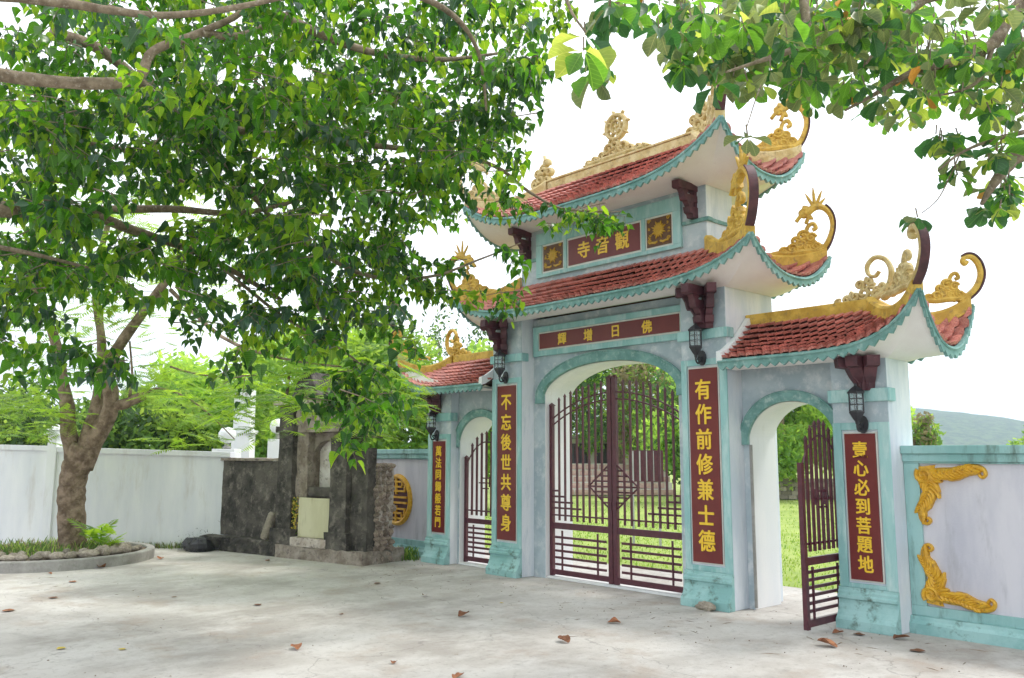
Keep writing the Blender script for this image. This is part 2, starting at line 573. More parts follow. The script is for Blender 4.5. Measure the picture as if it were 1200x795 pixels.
def thing(name, label, cat, loc=(0, 0, 0), group=None):
    o = bpy.data.objects.new(name, None)
    o.empty_display_size = 0.2
    col.objects.link(o)
    o.location = loc
    WORLD[o] = Vector(loc)
    return tag(o, label, cat, group)


def tag(o, label=None, cat=None, group=None, kind=None):
    if label:
        o['label'] = label
    if cat:
        o['category'] = cat
    if group:
        o['group'] = group
    if kind:
        o['kind'] = kind
    return o


def inst(name, me, mw, parent):
    """a piece that shares its mesh; mw is its world matrix."""
    o = bpy.data.objects.new(name, me)
    col.objects.link(o)
    o.parent = parent
    o.matrix_local = Matrix.Translation(-WORLD[parent]) @ mw
    return o


X, Y, Z = Vector((1, 0, 0)), Vector((0, 1, 0)), Vector((0, 0, 1))
V = Vector


def spiral(cx, cy, r0, r1, a0, turns, n=18):
    out = []
    for i in range(n + 1):
        t = i / n
        r = r0 + (r1 - r0) * t
        a = a0 + turns * 2 * math.pi * t
        out.append((cx + r * math.cos(a), cy + r * math.sin(a)))
    return out


def smoothpath(pts, n=6):
    """Catmull-Rom through 2-D or 3-D points."""
    P = [Vector(p) for p in pts]
    out = []
    for i in range(len(P) - 1):
        p0, p1, p2, p3 = P[max(i - 1, 0)], P[i], P[i + 1], P[min(i + 2, len(P) - 1)]
        for k in range(n):
            t = k / n
            out.append(0.5 * ((2 * p1) + (p2 - p0) * t + (2 * p0 - 5 * p1 + 4 * p2 - p3) * t * t + (3 * p1 - p0 - 3 * p2 + p3) * t ** 3))
    out.append(P[-1])
    return out


# characters as raised lettering
GLYPH = {}


def glyph(ch, size, mat, depth=0.006, bold=0.007, sx=1.0):
    key = (ch, size, mat, sx)
    if key in GLYPH:
        return GLYPH[key]
    cu = bpy.data.curves.new('lettering', 'FONT')
    cu.body = ch
    cu.size = size
    cu.extrude = depth / 2
    cu.offset = bold * size
    cu.resolution_u = 3
    cu.align_x = 'LEFT'
    ob = bpy.data.objects.new('tmp_text', cu)
    col.objects.link(ob)
    dg = bpy.context.evaluated_depsgraph_get()
    me = bpy.data.meshes.new_from_object(ob.evaluated_get(dg))
    bpy.data.objects.remove(ob)
    bpy.data.curves.remove(cu)
    vs = [v.co.copy() for v in me.vertices]
    if vs:
        cx = (min(v.x for v in vs) + max(v.x for v in vs)) / 2
        cy = (min(v.y for v in vs) + max(v.y for v in vs)) / 2
        for v in me.vertices:
            v.co.x = (v.co.x - cx) * sx
            v.co.y -= cy
    vv = [v.co.copy() for v in me.vertices]
    ff = [tuple(p.vertices) for p in me.polygons]
    bb = MB()
    e_ = size * .017
    for k_, (dx, dy) in enumerate(((0, 0), (e_, 0), (-e_, 0), (0, e_ * .8), (0, -e_ * .8), (e_ * .7, -e_ * .6), (-e_ * .7, e_ * .6))):
        bb.add([(v.x + dx, v.y + dy, v.z - .0004 * k_) for v in vv], ff)
    me = bb.mesh('lettering', mat)
    me.name = 'lettering'
    GLYPH[key] = me
    return me


def letter(ch, size, x, y, z, parent, mat='gold_letter', depth=0.008, sx=1.0):
    me = glyph(ch, size, mat, depth, 0.007, sx)
    return inst('character', me, Matrix.Translation((x, y, z)) @ Matrix.Rotation(R(90), 4, 'X'), parent)


# ================================================================== GROUND
g = MB()
g.add([(-60, -40, 0), (40, -40, 0), (40, 1.95, 0), (-60, 1.95, 0)], [(0, 1, 2, 3)])
courtyard = g.build('courtyard_pavement', 'courtyard_concrete')
tag(courtyard, kind='structure')
g = MB()
g.add([(-1500, -1500, -0.03), (1500, -1500, -0.03), (1500, 1500, -0.03), (-1500, 1500, -0.03)], [(0, 1, 2, 3)])
tag(g.build('ground', 'lawn_ground'), kind='structure')
# ================================================================== GATE
gate = thing('temple_gate', 'turquoise and white three-arched temple gate with curled red tile roofs and gold Chinese couplets', 'temple gate')


def pillar(x0, x1, yf, yb, ztop, tx0, tx1, tz0, tz1, text, chsize, sur_top, bandz, lab=None):
    p = MB().box(x0, x1, yf, yb, 0, ztop)
    pil = p.build('pillar', 'pale_plaster', gate, bevel=0.008)
    if lab:
        pil['label'] = lab
    # grey front of the upper part
    MB().box(x0 + .004, x1 - .004, yf - .006, yf + .01, sur_top, ztop - .01).build('upper_front', 'grey_plaster', pil)
    # turquoise front surround, with a recessed field
    s = MB()
    zb = 0.375
    e = .05
    s.box(x0, tx0 - .03, yf - .022, yf - .001, zb, sur_top)
    s.box(tx1 + .03, x1, yf - .022, yf - .001, zb, sur_top)
    s.box(tx0 - .03, tx1 + .03, yf - .022, yf - .001, tz1 + .035, sur_top)
    s.box(tx0 - .03, tx1 + .03, yf - .022, yf - .001, zb, tz0 - .035)
    s.build('front_surround', 'turquoise', pil, bevel=0.004)
    # capital band wrapping front and sides
    if bandz:
        b = MB()
        b.box(x0 - .03, x1 + .03, yf - .04, yf + .10, bandz[0], bandz[1])
        b.build('capital_band', 'turquoise', pil, bevel=0.008)
    # moulded base
    prof = [(0, 0), (-.115, 0), (-.115, .085), (-.10, .10), (-.08, .12), (-.055, .17), (-.04, .225), (-.036, .265), (-.06, .272), (-.06, .30), (-.045, .31),
            (-.045, .335), (-.03, .35), (-.03, .374), (0, .374)]
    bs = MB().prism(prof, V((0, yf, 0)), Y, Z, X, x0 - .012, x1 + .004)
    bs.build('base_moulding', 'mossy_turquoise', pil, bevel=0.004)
    # tablet: cream bead, maroon board, characters
    MB().box(tx0 - .016, tx1 + .016, yf - .012, yf - .002, tz0 - .016, tz1 + .016).build('tablet_frame', 'frame_cream', pil)
    MB().box(tx0, tx1, yf - .026, yf - .013, tz0, tz1).build('tablet_board', 'sign_maroon', pil)
    n = len(text)
    h = (tz1 - tz0)
    for i, ch in enumerate(text):
        zc = tz1 - h * (0.045 + (i + 0.5) * 0.91 / n)
        letter(ch, chsize, (tx0 + tx1) / 2, yf - .028, zc, pil, sx=0.92)
    return pil


# side pillars carry lanterns; main pillars rise to the middle roof
P3 = pillar(1.34, 1.94, -.02, .92, 3.50, 1.446, 1.819, .467, 2.557, '有作前修兼士德', .235, 2.66, (2.88, 2.99))
P2 = pillar(-1.94, -1.34, -.02, .92, 3.50, -1.819, -1.446, .467, 2.557, '不忘後世共尊身', .235, 2.66, (2.88, 2.99))
P4 = pillar(3.055, 3.61, .10, .58, 2.60, 3.173, 3.474, .451, 1.814, '壹心必到菩題地', .165, 1.92, (2.115, 2.24))
P1 = pillar(-3.61, -3.055, .10, .58, 2.60, -3.474, -3.173, .451, 1.814, '萬法同歸般若門', .165, 1.92, (2.115, 2.24))


def arch_fn(xc, hw, zs, apex):
    """segmental/round arch height at x."""
    rise = apex - zs

    def f(x):
        t = max(-1, min(1, (x - xc) / hw))
        return zs + rise * (1 - abs(t) ** 2.15) ** (1 / 1.75)
    return f


def arch_wall(x0, x1, y0, y1, ztop, xc, hw, zs, apex, mat, name):
    f = arch_fn(xc, hw, zs, apex)
    m_ = MB()
    xs = [xc - hw * math.cos(math.pi * i / 32) for i in range(33)]
    m_.box(x0, xc - hw, y0, y1, 0, ztop)
    m_.box(xc + hw, x1, y0, y1, 0, ztop)
    for a, b in zip(xs[:-1], xs[1:]):
        za, zb_ = f(a), f(b)
        m_.add([(a, y0, za), (b, y0, zb_), (b, y0, ztop), (a, y0, ztop), (a, y1, za), (b, y1, zb_), (b, y1, ztop), (a, y1, ztop)],
               [(0, 1, 2, 3), (5, 4, 7, 6), (0, 4, 5, 1), (3, 2, 6, 7)])
    o = m_.build(name, mat, gate)
    # white reveal lining inside the opening
    r = MB()
    for sx_ in (-1, 1):
        xa = xc + sx_ * hw
        r.box(min(xa, xa - sx_ * .006), max(xa, xa - sx_ * .006), y0 + .004, y1 - .004, 0.002, zs)
    for a, b in zip(xs[:-1], xs[1:]):
        za, zb_ = f(a), f(b)
        r.add([(a, y0 + .004, za - .006), (b, y0 + .004, zb_ - .006), (b, y1 - .004, zb_ - .006), (a, y1 - .004, za - .006)], [(0, 3, 2, 1)])
    r.build('arch_reveal', 'white_plaster', o)
    return o, f


def arch_band(o, xc, hw, zs, apex, y0, w_, proud, drop=0.10):
    n = 40
    a_in = [(xc - hw * math.cos(math.pi * i / n)) for i in range(n + 1)]
    fi = arch_fn(xc, hw, zs, apex)
    fo = arch_fn(xc, hw + w_, zs, apex + w_)
    inn = [(x, fi(x)) for x in a_in]
    out = [(xc - (hw + w_) * math.cos(math.pi * i / n), 0) for i in range(n + 1)]
    out = [(x, fo(x)) for x, _ in out]
    inn = [(xc - hw, zs - drop)] + inn + [(xc + hw, zs - drop)]
    out = [(xc - hw - w_ * 1.02, zs - drop)] + out + [(xc + hw + w_ * 1.02, zs - drop)]
    m_ = MB()
    k = len(inn)
    P = [(x, y0, z) for x, z in inn] + [(x, y0 - proud, z) for x, z in inn] + [(x, y0 - proud, z) for x, z in out] + [(x, y0, z) for x, z in out]
    fs = []
    for i in range(k - 1):
        for s in range(3):
            a, b = s * k + i, (s + 1) * k + i
            fs.append((a, a + 1, b + 1, b))
    fs += [(0, k, 2 * k, 3 * k), (k - 1, 4 * k - 1, 3 * k - 1, 2 * k - 1)]
    m_.add(P, fs)
    # thin raised lip along the outer edge
    m_.tube([(x, y0 - proud, z) for x, z in out], .012, 6)
    return m_.build('arch_moulding', 'turquoise_trim', o)


cw, cf = arch_wall(-1.338, 1.338, .20, .72, 3.46, 0, 1.12, 2.40, 2.79, 'grey_plaster', 'central_arch_wall')
arch_band(cw, 0, 1.12, 2.40, 2.79, .20, .125, .05)
for sg in (-1, 1):
    xs_ = sorted((sg * 1.942, sg * 3.053))
    sw, sf = arch_wall(xs_[0], xs_[1], .24, .74, 2.60, sg * 2.515, .50, 1.78, 2.17, 'grey_plaster', 'side_arch_wall')
    arch_band(sw, sg * 2.515, .50, 1.78, 2.17, .24, .10, .04, .06)
    # dark steel hinge angle on the jamb next to the main pillar
    xj = sg * 2.02
    MB().box(min(xj, xj + sg * .03), max(xj, xj + sg * .03), .222, .238, .02, 1.72).build('jamb_angle', 'kerb_concrete', sw)

# the board over the main arch
nb = MB()
nb.box(-1.30, 1.30, .15, .199, 2.945, 3.02)
nb.box(-1.30, 1.30, .15, .199, 3.275, 3.35)
nb.box(-1.30, -1.205, .15, .199, 3.0205, 3.2745)
nb.box(1.205, 1.30, .15, .199, 3.0205, 3.2745)
nbo = nb.build('sign_surround', 'turquoise', cw, bevel=.004)
sb = MB().box(-1.205, 1.205, .165, .198, 3.0215, 3.2735).build('sign_frame', 'frame_cream', cw, bevel=.003)
MB().box(-1.18, 1.18, .156, .167, 3.045, 3.250).build('sign_board', 'sign_maroon', cw)
for i, ch in enumerate('輝增日佛'):
    letter(ch, .165, (-.74, -.27, .20, .70)[i], .154, 3.147, cw)

# upper storey
us = MB().box(-1.58, 1.58, .20, .72, 3.60, 4.95).build('upper_storey', 'pale_plaster', gate, bevel=.008)
MB().box(-1.575, 1.575, .192, .21, 3.80, 4.93).build('storey_front', 'grey_plaster', us)
fr = MB()
fr.box(-1.24, 1.24, .150, .191, 4.49, 4.66)
fr.box(-1.24, 1.24, .150, .191, 4.035, 4.085)
for a, b in ((-1.24, -1.125), (-.70, -.645), (.645, .70), (1.125, 1.24)):
    fr.box(a, b, .150, .191, 4.0855, 4.4895)
fr.build('panel_surround', 'turquoise', us, bevel=.004)
for sg in (-1, 1):
    bd = MB()
    a, b = sorted((sg * 1.24, sg * 1.60))
    bd.box(a + (.001 if sg > 0 else -.02), b + (.02 if sg > 0 else -.001), .168, .26, 4.29, 4.335)
    bd.box(*sorted((sg * 1.581, sg * 1.60)), .262, .72, 4.29, 4.335)
    bd.build('storey_band', 'turquoise_trim', us, bevel=.004)
MB().box(-.645, .645, .165, .190, 4.0855, 4.4895).build('plaque_frame', 'frame_cream', us)
MB().box(-.615, .615, .157, .167, 4.115, 4.460).build('plaque_board', 'sign_maroon', us)
for i, ch in enumerate('寺音觀'):
    letter(ch, .235, (-.33, 0, .33)[i], .155, 4.287, us)
for sg in (-1, 1):
    xc = sg * .9125
    MB().box(xc - .212, xc + .212, .165, .190, 4.0855, 4.4895).build('flower_panel_frame', 'frame_cream', us)
    MB().box(xc - .185, xc + .185, .157, .167, 4.112, 4.462).build('flower_panel', 'flower_ground', us)
    fl = MB()
    O = V((xc, .156, 4.31))
    for k in range(16):
        a = 2 * math.pi * k / 16
        L_ = .115 if k % 2 else .088
        fl.ribbon([(math.cos(a) * L_ * t, math.sin(a) * L_ * t) for t in (0.12, .45, .75, 1)], [.008, .015, .013, .003], O, X, Z, -Y, .014)
    fl.blob(O, (.026, .014, .026), 3, .1)
    fl.build('flower_relief', 'dark_gold', us)
    fl = MB()
    for sa in (-1, 1):
        fl.ribbon([(sa * .02, -.14), (sa * .06, -.155), (sa * .11, -.145), (sa * .15, -.155)], [.012, .016, .014, .004], O, X, Z, -Y, .010)
        for sb_ in (-1, 1):
            fl.ribbon(spiral(sa * .145, sb_ * .125, .028, .006, 0, 1.2, 10), .007, O, X, Z, -Y, .008)
    for k in range(7):
        fl.ribbon(spiral(rnd.choice((-1, 1)) * rnd.uniform(.12, .16), rnd.uniform(-.12, .12), .018, .005, rnd.uniform(0, 6), .8, 8), .006, O, X, Z, -Y, .006)
    tag(fl.build('leaf_scrolls', 'dark_gold', us), kind='stuff')

# ------------------------------------------------------------------ roofs
tile_mb = MB()
outl = [(-.5, 0), (.5, 0), (.5, .70), (.36, .90), (.16, .985), (0, 1.0), (-.16, .985), (-.36, .90), (-.5, .70)]
TILES = []
for k in range(3):
    q = random.Random(k)
    tm = MB()
    top = [V((x * .97, y + q.uniform(-.02, .02), (1 - (2 * x) ** 2) * .11 + .30 * y)) for x, y in outl]
    bot = [p - V((0, 0, .20)) for p in top]
    n = len(top)
    fs = [tuple(range(n)), ] + [(i, i + n, (i + 1) % n + n, (i + 1) % n) for i in range(2, n)]
    tm.add(top + bot, fs)
    TILES.append(tm.mesh('roof_tile', 'tile_red'))


class Roof:
    def __init__(s, cy, ax, ay, tx, ty, zt, ze, lift, pf, ps, q, xi=None, sg=1, conc=0.35):
        s.cy, s.ax, s.ay, s.tx, s.ty, s.zt, s.ze, s.lift, s.pf, s.ps, s.q, s.xi, s.sg, s.conc = cy, ax, ay, tx, ty, zt, ze, lift, pf, ps, q, xi, sg, conc

    def P(s, side, u, v):
        w_ = s.tx + (s.ax - s.tx) * v
        d = s.ty + (s.ay - s.ty) * v
        gz = v * (1 + s.conc - s.conc * v)
        if side in ('front', 'back'):
            yy = s.cy - d if side == 'front' else s.cy + d
            if s.xi is None:
                xx = u * w_
                l = abs(u) ** s.pf
            else:
                uu = (u + 1) / 2
                xx = s.sg * (s.xi + (w_ - s.xi) * uu)
                l = uu ** s.pf
        else:
            xx = (w_ if side == 'right' else -w_)
            yy = s.cy + u * d
            l = abs(u) ** s.ps
        z = s.zt - (s.zt - s.ze) * gz + s.lift * l * v ** s.q
        return V((xx, yy, z))

    def sides(s):
        if s.xi is None:
            return ['front', 'back', 'left', 'right']
        return ['front', 'back', 'right' if s.sg > 0 else 'left']

    def umin(s, side):
        return -1


def grid_sheet(mb, fn, nu, nv, flip=False, mi=0):
    P = [fn(i / nu, j / nv) for j in range(nv + 1) for i in range(nu + 1)]
    fs = []
    for j in range(nv):
        for i in range(nu):
            a = j * (nu + 1) + i
            f = (a, a + 1, a + nu + 2, a + nu + 1)
            fs.append(f[::-1] if flip else f)
    mb.add(P, fs, mi)


def make_roof(rf, name, pitch, rows, body, lab, scale_h=1.0, dragons=True):
    root = None
    # deck
    d = MB()
    for s in rf.sides():
        grid_sheet(d, lambda i, j, s=s: rf.P(s, -1 + 2 * i, j) - V((0, 0, .015)), 40, 8, s in ('front', 'right') and not (s == 'front' and rf.sg < 0))
    root = d.build('roof', 'tile_deck', gate)
    root['label'] = lab
    # soffit
    bx0, bx1, by0, by1, bz = body
    so = MB()

    def inner(s, t):
        # point on the body rectangle that matches eave parameter t (0..1)
        if s == 'front':
            xx = bx0 + (bx1 - bx0) * t if rf.xi is None else rf.sg * (rf.xi + (abs(bx1) - rf.xi) * t)
            return V((xx, by0, bz))
        if s == 'back':
            xx = bx0 + (bx1 - bx0) * t if rf.xi is None else rf.sg * (rf.xi + (abs(bx1) - rf.xi) * t)
            return V((xx, by1, bz))
        xx = bx1 if s == 'right' else bx0
        return V((xx, by0 + (by1 - by0) * t, bz))

    for s in rf.sides():
        def fn(i, j, s=s):
            e = rf.P(s, -1 + 2 * i, 1) - V((0, 0, .055))
            # pull the soffit edge just inside the trim
            inn = inner(s, i)
            t = j
            p = e.lerp(inn, t)
            p.z = e.z + (inn.z - e.z) * (1 - (1 - t) ** 1.6)
            return p
        grid_sheet(so, fn, 40, 8)
    so.build('soffit', 'soffit_white', root, smooth=True)
    # eave trim: scalloped strip of turquoise
    for s in rf.sides():
        N_ = 400
        pts = [rf.P(s, -1 + 2 * i / N_, 1) for i in range(N_ + 1)]
        L_ = [0]
        for a, b in zip(pts[:-1], pts[1:]):
            L_.append(L_[-1] + (b - a).length)
        tot = L_[-1]
        nt_ = max(6, round(tot / .105))
        samples = []
        for k in range(nt_ * 4 + 1):
            target = tot * k / (nt_ * 4)
            while len(L_) > 2 and False:
                pass
            import bisect
            i = min(max(bisect.bisect_left(L_, target), 1), N_)
            f = (target - L_[i - 1]) / max(1e-6, L_[i] - L_[i - 1])
            p = pts[i - 1].lerp(pts[i], f)
            ph = (k % 4) / 4
            tooth = (0.0, .55, 1.0, .55)[k % 4]
            samples.append((p, tooth))
        out = {'front': V((0, -1, 0)), 'back': V((0, 1, 0)), 'left': V((-1, 0, 0)), 'right': V((1, 0, 0))}[s]
        tr = MB()
        P = []
        for p, tooth in samples:
            o0 = p + out * .028
            o1 = p + out * .000
            P += [o0 + V((0, 0, .012)), o0 - V((0, 0, .062 + .042 * tooth)), o1 - V((0, 0, .062 + .042 * tooth)), o1 + V((0, 0, .012))]
        fs = []
        for k in range(len(samples) - 1):
            for j in range(4):
                a, b = k * 4 + j, k * 4 + (j + 1) % 4
                fs.append((a, a + 4, b + 4, b))
        fs += [(3, 2, 1, 0), tuple((len(samples) - 1) * 4 + j for j in range(4))]
        tr.add(P, fs)
        # upper bead
        tr.tube([p + out * .03 + V((0, 0, -.012)) for p, _ in samples[::2]], .013, 5)
        tr.build('eave_trim', 'turquoise_trim', root)
    # tiles
    hidden = MB()
    count = 0
    for s in rf.sides():
        vis = s in ('front', 'right') or (s == 'left' and False)
        for r in range(rows):
            v1 = (r + 1) / rows
            v0 = r / rows
            a, b = rf.P(s, -1, v1), rf.P(s, 1, v1)
            flat = abs(a.x - b.x) if s in ('front', 'back') else abs(a.y - b.y)
            n = max(1, round(flat / pitch))
            off = 0.5 if r % 2 else 0.0
            for k in range(n + (0 if off else 0)):
                uu = -1 + 2 * (k + .5 + (off - .25)) / n
                uu = max(-1 + .6 / n, min(1 - .6 / n, uu))
                p1 = rf.P(s, uu, v1)
                p0 = rf.P(s, uu, max(0, v0 - .10 / rows))
                du = (rf.P(s, min(1, uu + .02), v1) - rf.P(s, max(-1, uu - .02), v1)).normalized()
                dv = (p1 - p0)
                ln = dv.length * 1.03
                dvn = dv.normalized()
                nz = du.cross(dvn)
                if nz.z < 0:
                    nz = -nz
                du = dvn.cross(nz).normalized()
                wv = (flat / n) * .95
                sl_ = 1 / max(.3, math.hypot(du.x, du.y))
                th = .15
                mw = Matrix(((du.x * wv * sl_, dvn.x * ln, nz.x * th), (du.y * wv * sl_, dvn.y * ln, nz.y * th), (du.z * wv * sl_, dvn.z * ln, nz.z * th))).to_4x4()
                mw.translation = p0 + nz * (.004 + rnd.uniform(0, .006)) + dvn * rnd.uniform(-.006, .010)
                if vis and count < 300:
                    inst('tile', TILES[rnd.randrange(3)], mw, root)
                    count += 1
                else:
                    me = TILES[k % 3]
                    hidden.add([mw @ vv.co for vv in me.vertices], [tuple(pp.vertices) for pp in me.polygons])
    if hidden.v:
        tag(hidden.build('rear_tiles', 'tile_red', root), kind='stuff')
    return root


# --- horn ornaments at the eave corners
def horn(root, corner, dirn, size, dragon, mat):
    """dirn horizontal unit vector pointing outward; the figure stands in the plane (dirn, Z)."""
    A, B = dirn, Z
    N = A.cross(B).normalized()
    m_ = MB()
    S = size

    def pts(l):
        return [(p[0] * S, p[1] * S) for p in smoothpath([(a, b, 0) for a, b in l], 5)]
    t = .045
    if dragon:
        stem = pts([(-.16, .0), (-.02, .10), (.07, .28), (.10, .46), (.06, .62), (-.04, .72), (-.16, .72), (-.28, .62)])
    else:
        stem = pts([(-.16, .0), (-.02, .08), (.12, .22), (.20, .42), (.18, .60), (.10, .72), (.0, .74), (-.06, .68), (-.03, .62), (.01, .66)])
    n = len(stem)
    wd = [S * (.056 - .022 * i / n) for i in range(n)] if not dragon else [S * (.058 - .022 * math.sin(math.pi * min(1, i / n * 1.2))) for i in range(n)]
    m_.ribbon(stem, wd, corner, A, B, N, t * S * 1.3, True)
    if dragon:
        for (a, b, c, d_) in ((-.27, .64, -.42, .52), (-.25, .68, -.36, .66), (-.20, .60, -.28, .48)):
            m_.ribbon(pts([(a, b), ((a + c) / 2, (b + d_) / 2 + .03), (c, d_)]), [S * .07] * 6 + [S * .03] * 5, corner, A, B, N, t * S, True)
        for a, l in ((1.2, .30), (1.62, .34), (2.05, .28), (.8, .22)):
            m_.ribbon([(S * (-.14 + math.cos(a) * l * k), S * (.70 + math.sin(a) * l * k)) for k in (0, .35, .7, 1)], [S * .03, S * .026, S * .022, S * .008], corner, A, B, N, t * S * .5, True)
    # cloud scrolls piled behind the horn
    q = random.Random(int(size * 100) + int(corner.x * 10))
    pile = [(-.62, .05, .07), (-.50, .09, .09), (-.38, .14, .11), (-.27, .10, .10), (-.33, .28, .09), (-.22, .24, .08), (-.44, .21, .07), (-.14, .12, .08)]
    for a, b, r in pile:
        m_.ribbon([(S * x_, S * y_) for x_, y_ in spiral(a, b, r, r * .18, q.uniform(0, 6.28), 1.35, 16)], S * .030, corner, A, B, N, t * S * q.uniform(.8, 1.25), True)
    for a, b, rx_, rz_ in ((-.46, .08, .17, .07), (-.28, .13, .17, .12), (-.14, .08, .12, .09), (-.26, .23, .10, .09)):
        c0 = corner + A * (a * S) + B * (b * S)
        bm = MB()
        bm.blob((0, 0, 0), (1, 1, 1), 3, .15, 10, 7)
        m_.add([c0 + A * (vx * rx_ * S) + N * (vy * t * S * .9) + B * (vz * rz_ * S) for vx, vy, vz in bm.v], bm.f)
    m_.ribbon(pts([(-.30, .26), (-.26, .42), (-.18, .47), (-.14, .40), (-.19, .37)]), S * .032, corner, A, B, N, t * S * .8, True)
    m_.ribbon(pts([(-.85, .0), (-.7, .03), (-.5, .02), (-.3, .04), (-.05, .04)]), S * .05, corner, A, B, N, t * S * 1.2, True)
    m_.build('horn_ornament', mat, root)
    # maroon strip on the outer face of the horn
    bk = MB()
    k0, k1 = 2, int(n * .72)
    P = []
    for i in range(k0, k1):
        a0, b0 = stem[i - 1]
        a1, b1 = stem[i + 1]
        l = math.hypot(a1 - a0, b1 - b0)
        na, nb_ = (b1 - b0) / l, -(a1 - a0) / l
        for e_ in (wd[i] * .9, wd[i] * .9 + .016):
            for s_ in (-1, 1):
                P.append(corner + A * (stem[i][0] + na * e_) + B * (stem[i][1] + nb_ * e_) + N * (s_ * .05 * S * 1.1))
    fs = []
    cnt = k1 - k0
    for i in range(cnt - 1):
        for a, b in ((0, 1), (1, 3), (3, 2), (2, 0)):
            fs.append((i * 4 + a, i * 4 + b, (i + 1) * 4 + b, (i + 1) * 4 + a))
    fs += [(0, 2, 3, 1), ((cnt - 1) * 4, (cnt - 1) * 4 + 1, (cnt - 1) * 4 + 3, (cnt - 1) * 4 + 2)]
    bk.add(P, fs)
    bk.build('horn_back', 'maroon_paint', root)


def hip_band(root, rf, sx_, sy_, mat, h0, h1, wdt=.10, v0=0.0):
    """swept band along the hip from the ridge end to the corner."""
    side = 'front' if sy_ < 0 else 'back'
    u = sx_ if rf.xi is None else 1
    path = [rf.P(side, u, v0 + (0.985 - v0) * i / 16) for i in range(17)]
    m_ = MB()
    P = []
    for i, p in enumerate(path):
        a = path[max(0, i - 1)]
        b = path[min(16, i + 1)]
        d_ = (b - a)
        d_.z = 0
        d_.normalize()
        nn = V((-d_.y, d_.x, 0))
        h = h0 + (h1 - h0) * i / 16
        for s_, z_ in ((-1, -.03), (-1, h * .8), (-.6, h), (.6, h), (1, h * .8), (1, -.03)):
            P.append(p + nn * (s_ * wdt / 2) + V((0, 0, z_)))
    fs = []
    for i in range(16):
        for j in range(5):
            a = i * 6 + j
            fs.append((a, a + 6, a + 7, a + 1))
    fs += [tuple(range(6)), tuple(16 * 6 + j for j in range(5, -1, -1))]
    m_.add(P, fs)
    m_.build('hip_ridge', mat, root)
    d_ = path[-1] - path[-4]
    d_.z = 0
    return path[-1] + V((0, 0, h1 * .5)), d_.normalized()


def end_curl(root, pos, sg, S, mat):
    """big C-scroll that closes the ridge of a side roof."""
    A, B, N = V((sg, 0, 0)), Z, V((0, 1, 0))
    m_ = MB()

    def pts(l):
        return [(p[0] * S, p[1] * S) for p in smoothpath([(a, b, 0) for a, b in l], 6)]
    m_.ribbon(pts([(-.10, .05), (.10, .12), (.24, .28), (.28, .52), (.18, .72), (.0, .78), (-.14, .66), (-.13, .50), (-.02, .44), (.07, .52)]),
              [S * (.062 - .0007 * i) for i in range(55)], pos, A, B, N, .06 * S, True)
    for a, b, r, ph in ((-.55, .08, .08, 0), (-.40, .13, .10, 2), (-.24, .16, .11, 4), (-.08, .22, .10, 1), (.10, .25, .08, 3), (-.30, .32, .09, 5), (-.12, .38, .07, 2), (.0, .10, .1, 0), (-.72, .05, .06, 1)):
        m_.ribbon([(S * x_, S * y_) for x_, y_ in spiral(a, b, r, r * .2, ph, 1.3, 16)], S * .034, pos, A, B, N, .05 * S, True)
    m_.build('ridge_scroll', mat, root)


# top roof
top = Roof(.46, 2.20, .84, 1.30, .05, 5.37, 4.75, .45, 3.8, 2.3, 2.0)
tr_ = make_roof(top, 'top', .105, 8, (-1.585, 1.585, .185, .735, 4.72), 'topmost red tile roof with gold dharma wheel on its ridge')
MB().box(-1.32, 1.32, .40, .52, 5.31, 5.485).build('ridge', 'cream_gold', tr_, bevel=.01)
MB().box(-1.34, 1.34, .385, .535, 5.486, 5.515).build('ridge_cap', 'cream_gold', tr_, bevel=.006)
for sx_ in (-1, 1):
    for sy_ in (-1, 1):
        c_, d_ = hip_band(tr_, top, sx_, sy_, 'cream_gold', .15, .11, .11)
        horn(tr_, c_, d_, .92 if sx_ > 0 > sy_ else .78, True, 'cream_gold' if sy_ < 0 else 'ochre')
    # ridge-end cloud ornaments
    m_ = MB()
    q = random.Random(5 + sx_)
    O = V((sx_ * 1.38, .46, 5.46))
    for a, b, r in ((-.18, .06, .07), (-.06, .12, .09), (.06, .08, .08), (0, .24, .08), (-.12, .2, .06), (.12, .2, .06), (.05, .34, .05)):
        m_.ribbon(spiral(a, b, r, r * .2, q.uniform(0, 6), 1.3, 16), .028, O, X, Z, -Y, .05, True)
    m_.ribbon([(0, .3), (.02, .38), (.0, .46)], [.04, .03, .01], O, X, Z, -Y, .03, True)
    m_.build('ridge_end_ornament', 'cream_gold', tr_)
# wheel
wh = MB()
O = V((0, .46, 5.955))


def ring(mb, O, r, w_, t, a=X, b=Z, nn=-Y, n=36):
    mb.ribbon([(r * math.cos(2 * math.pi * i / n), r * math.sin(2 * math.pi * i / n)) for i in range(n + 1)], w_, O, a, b, nn, t, True)


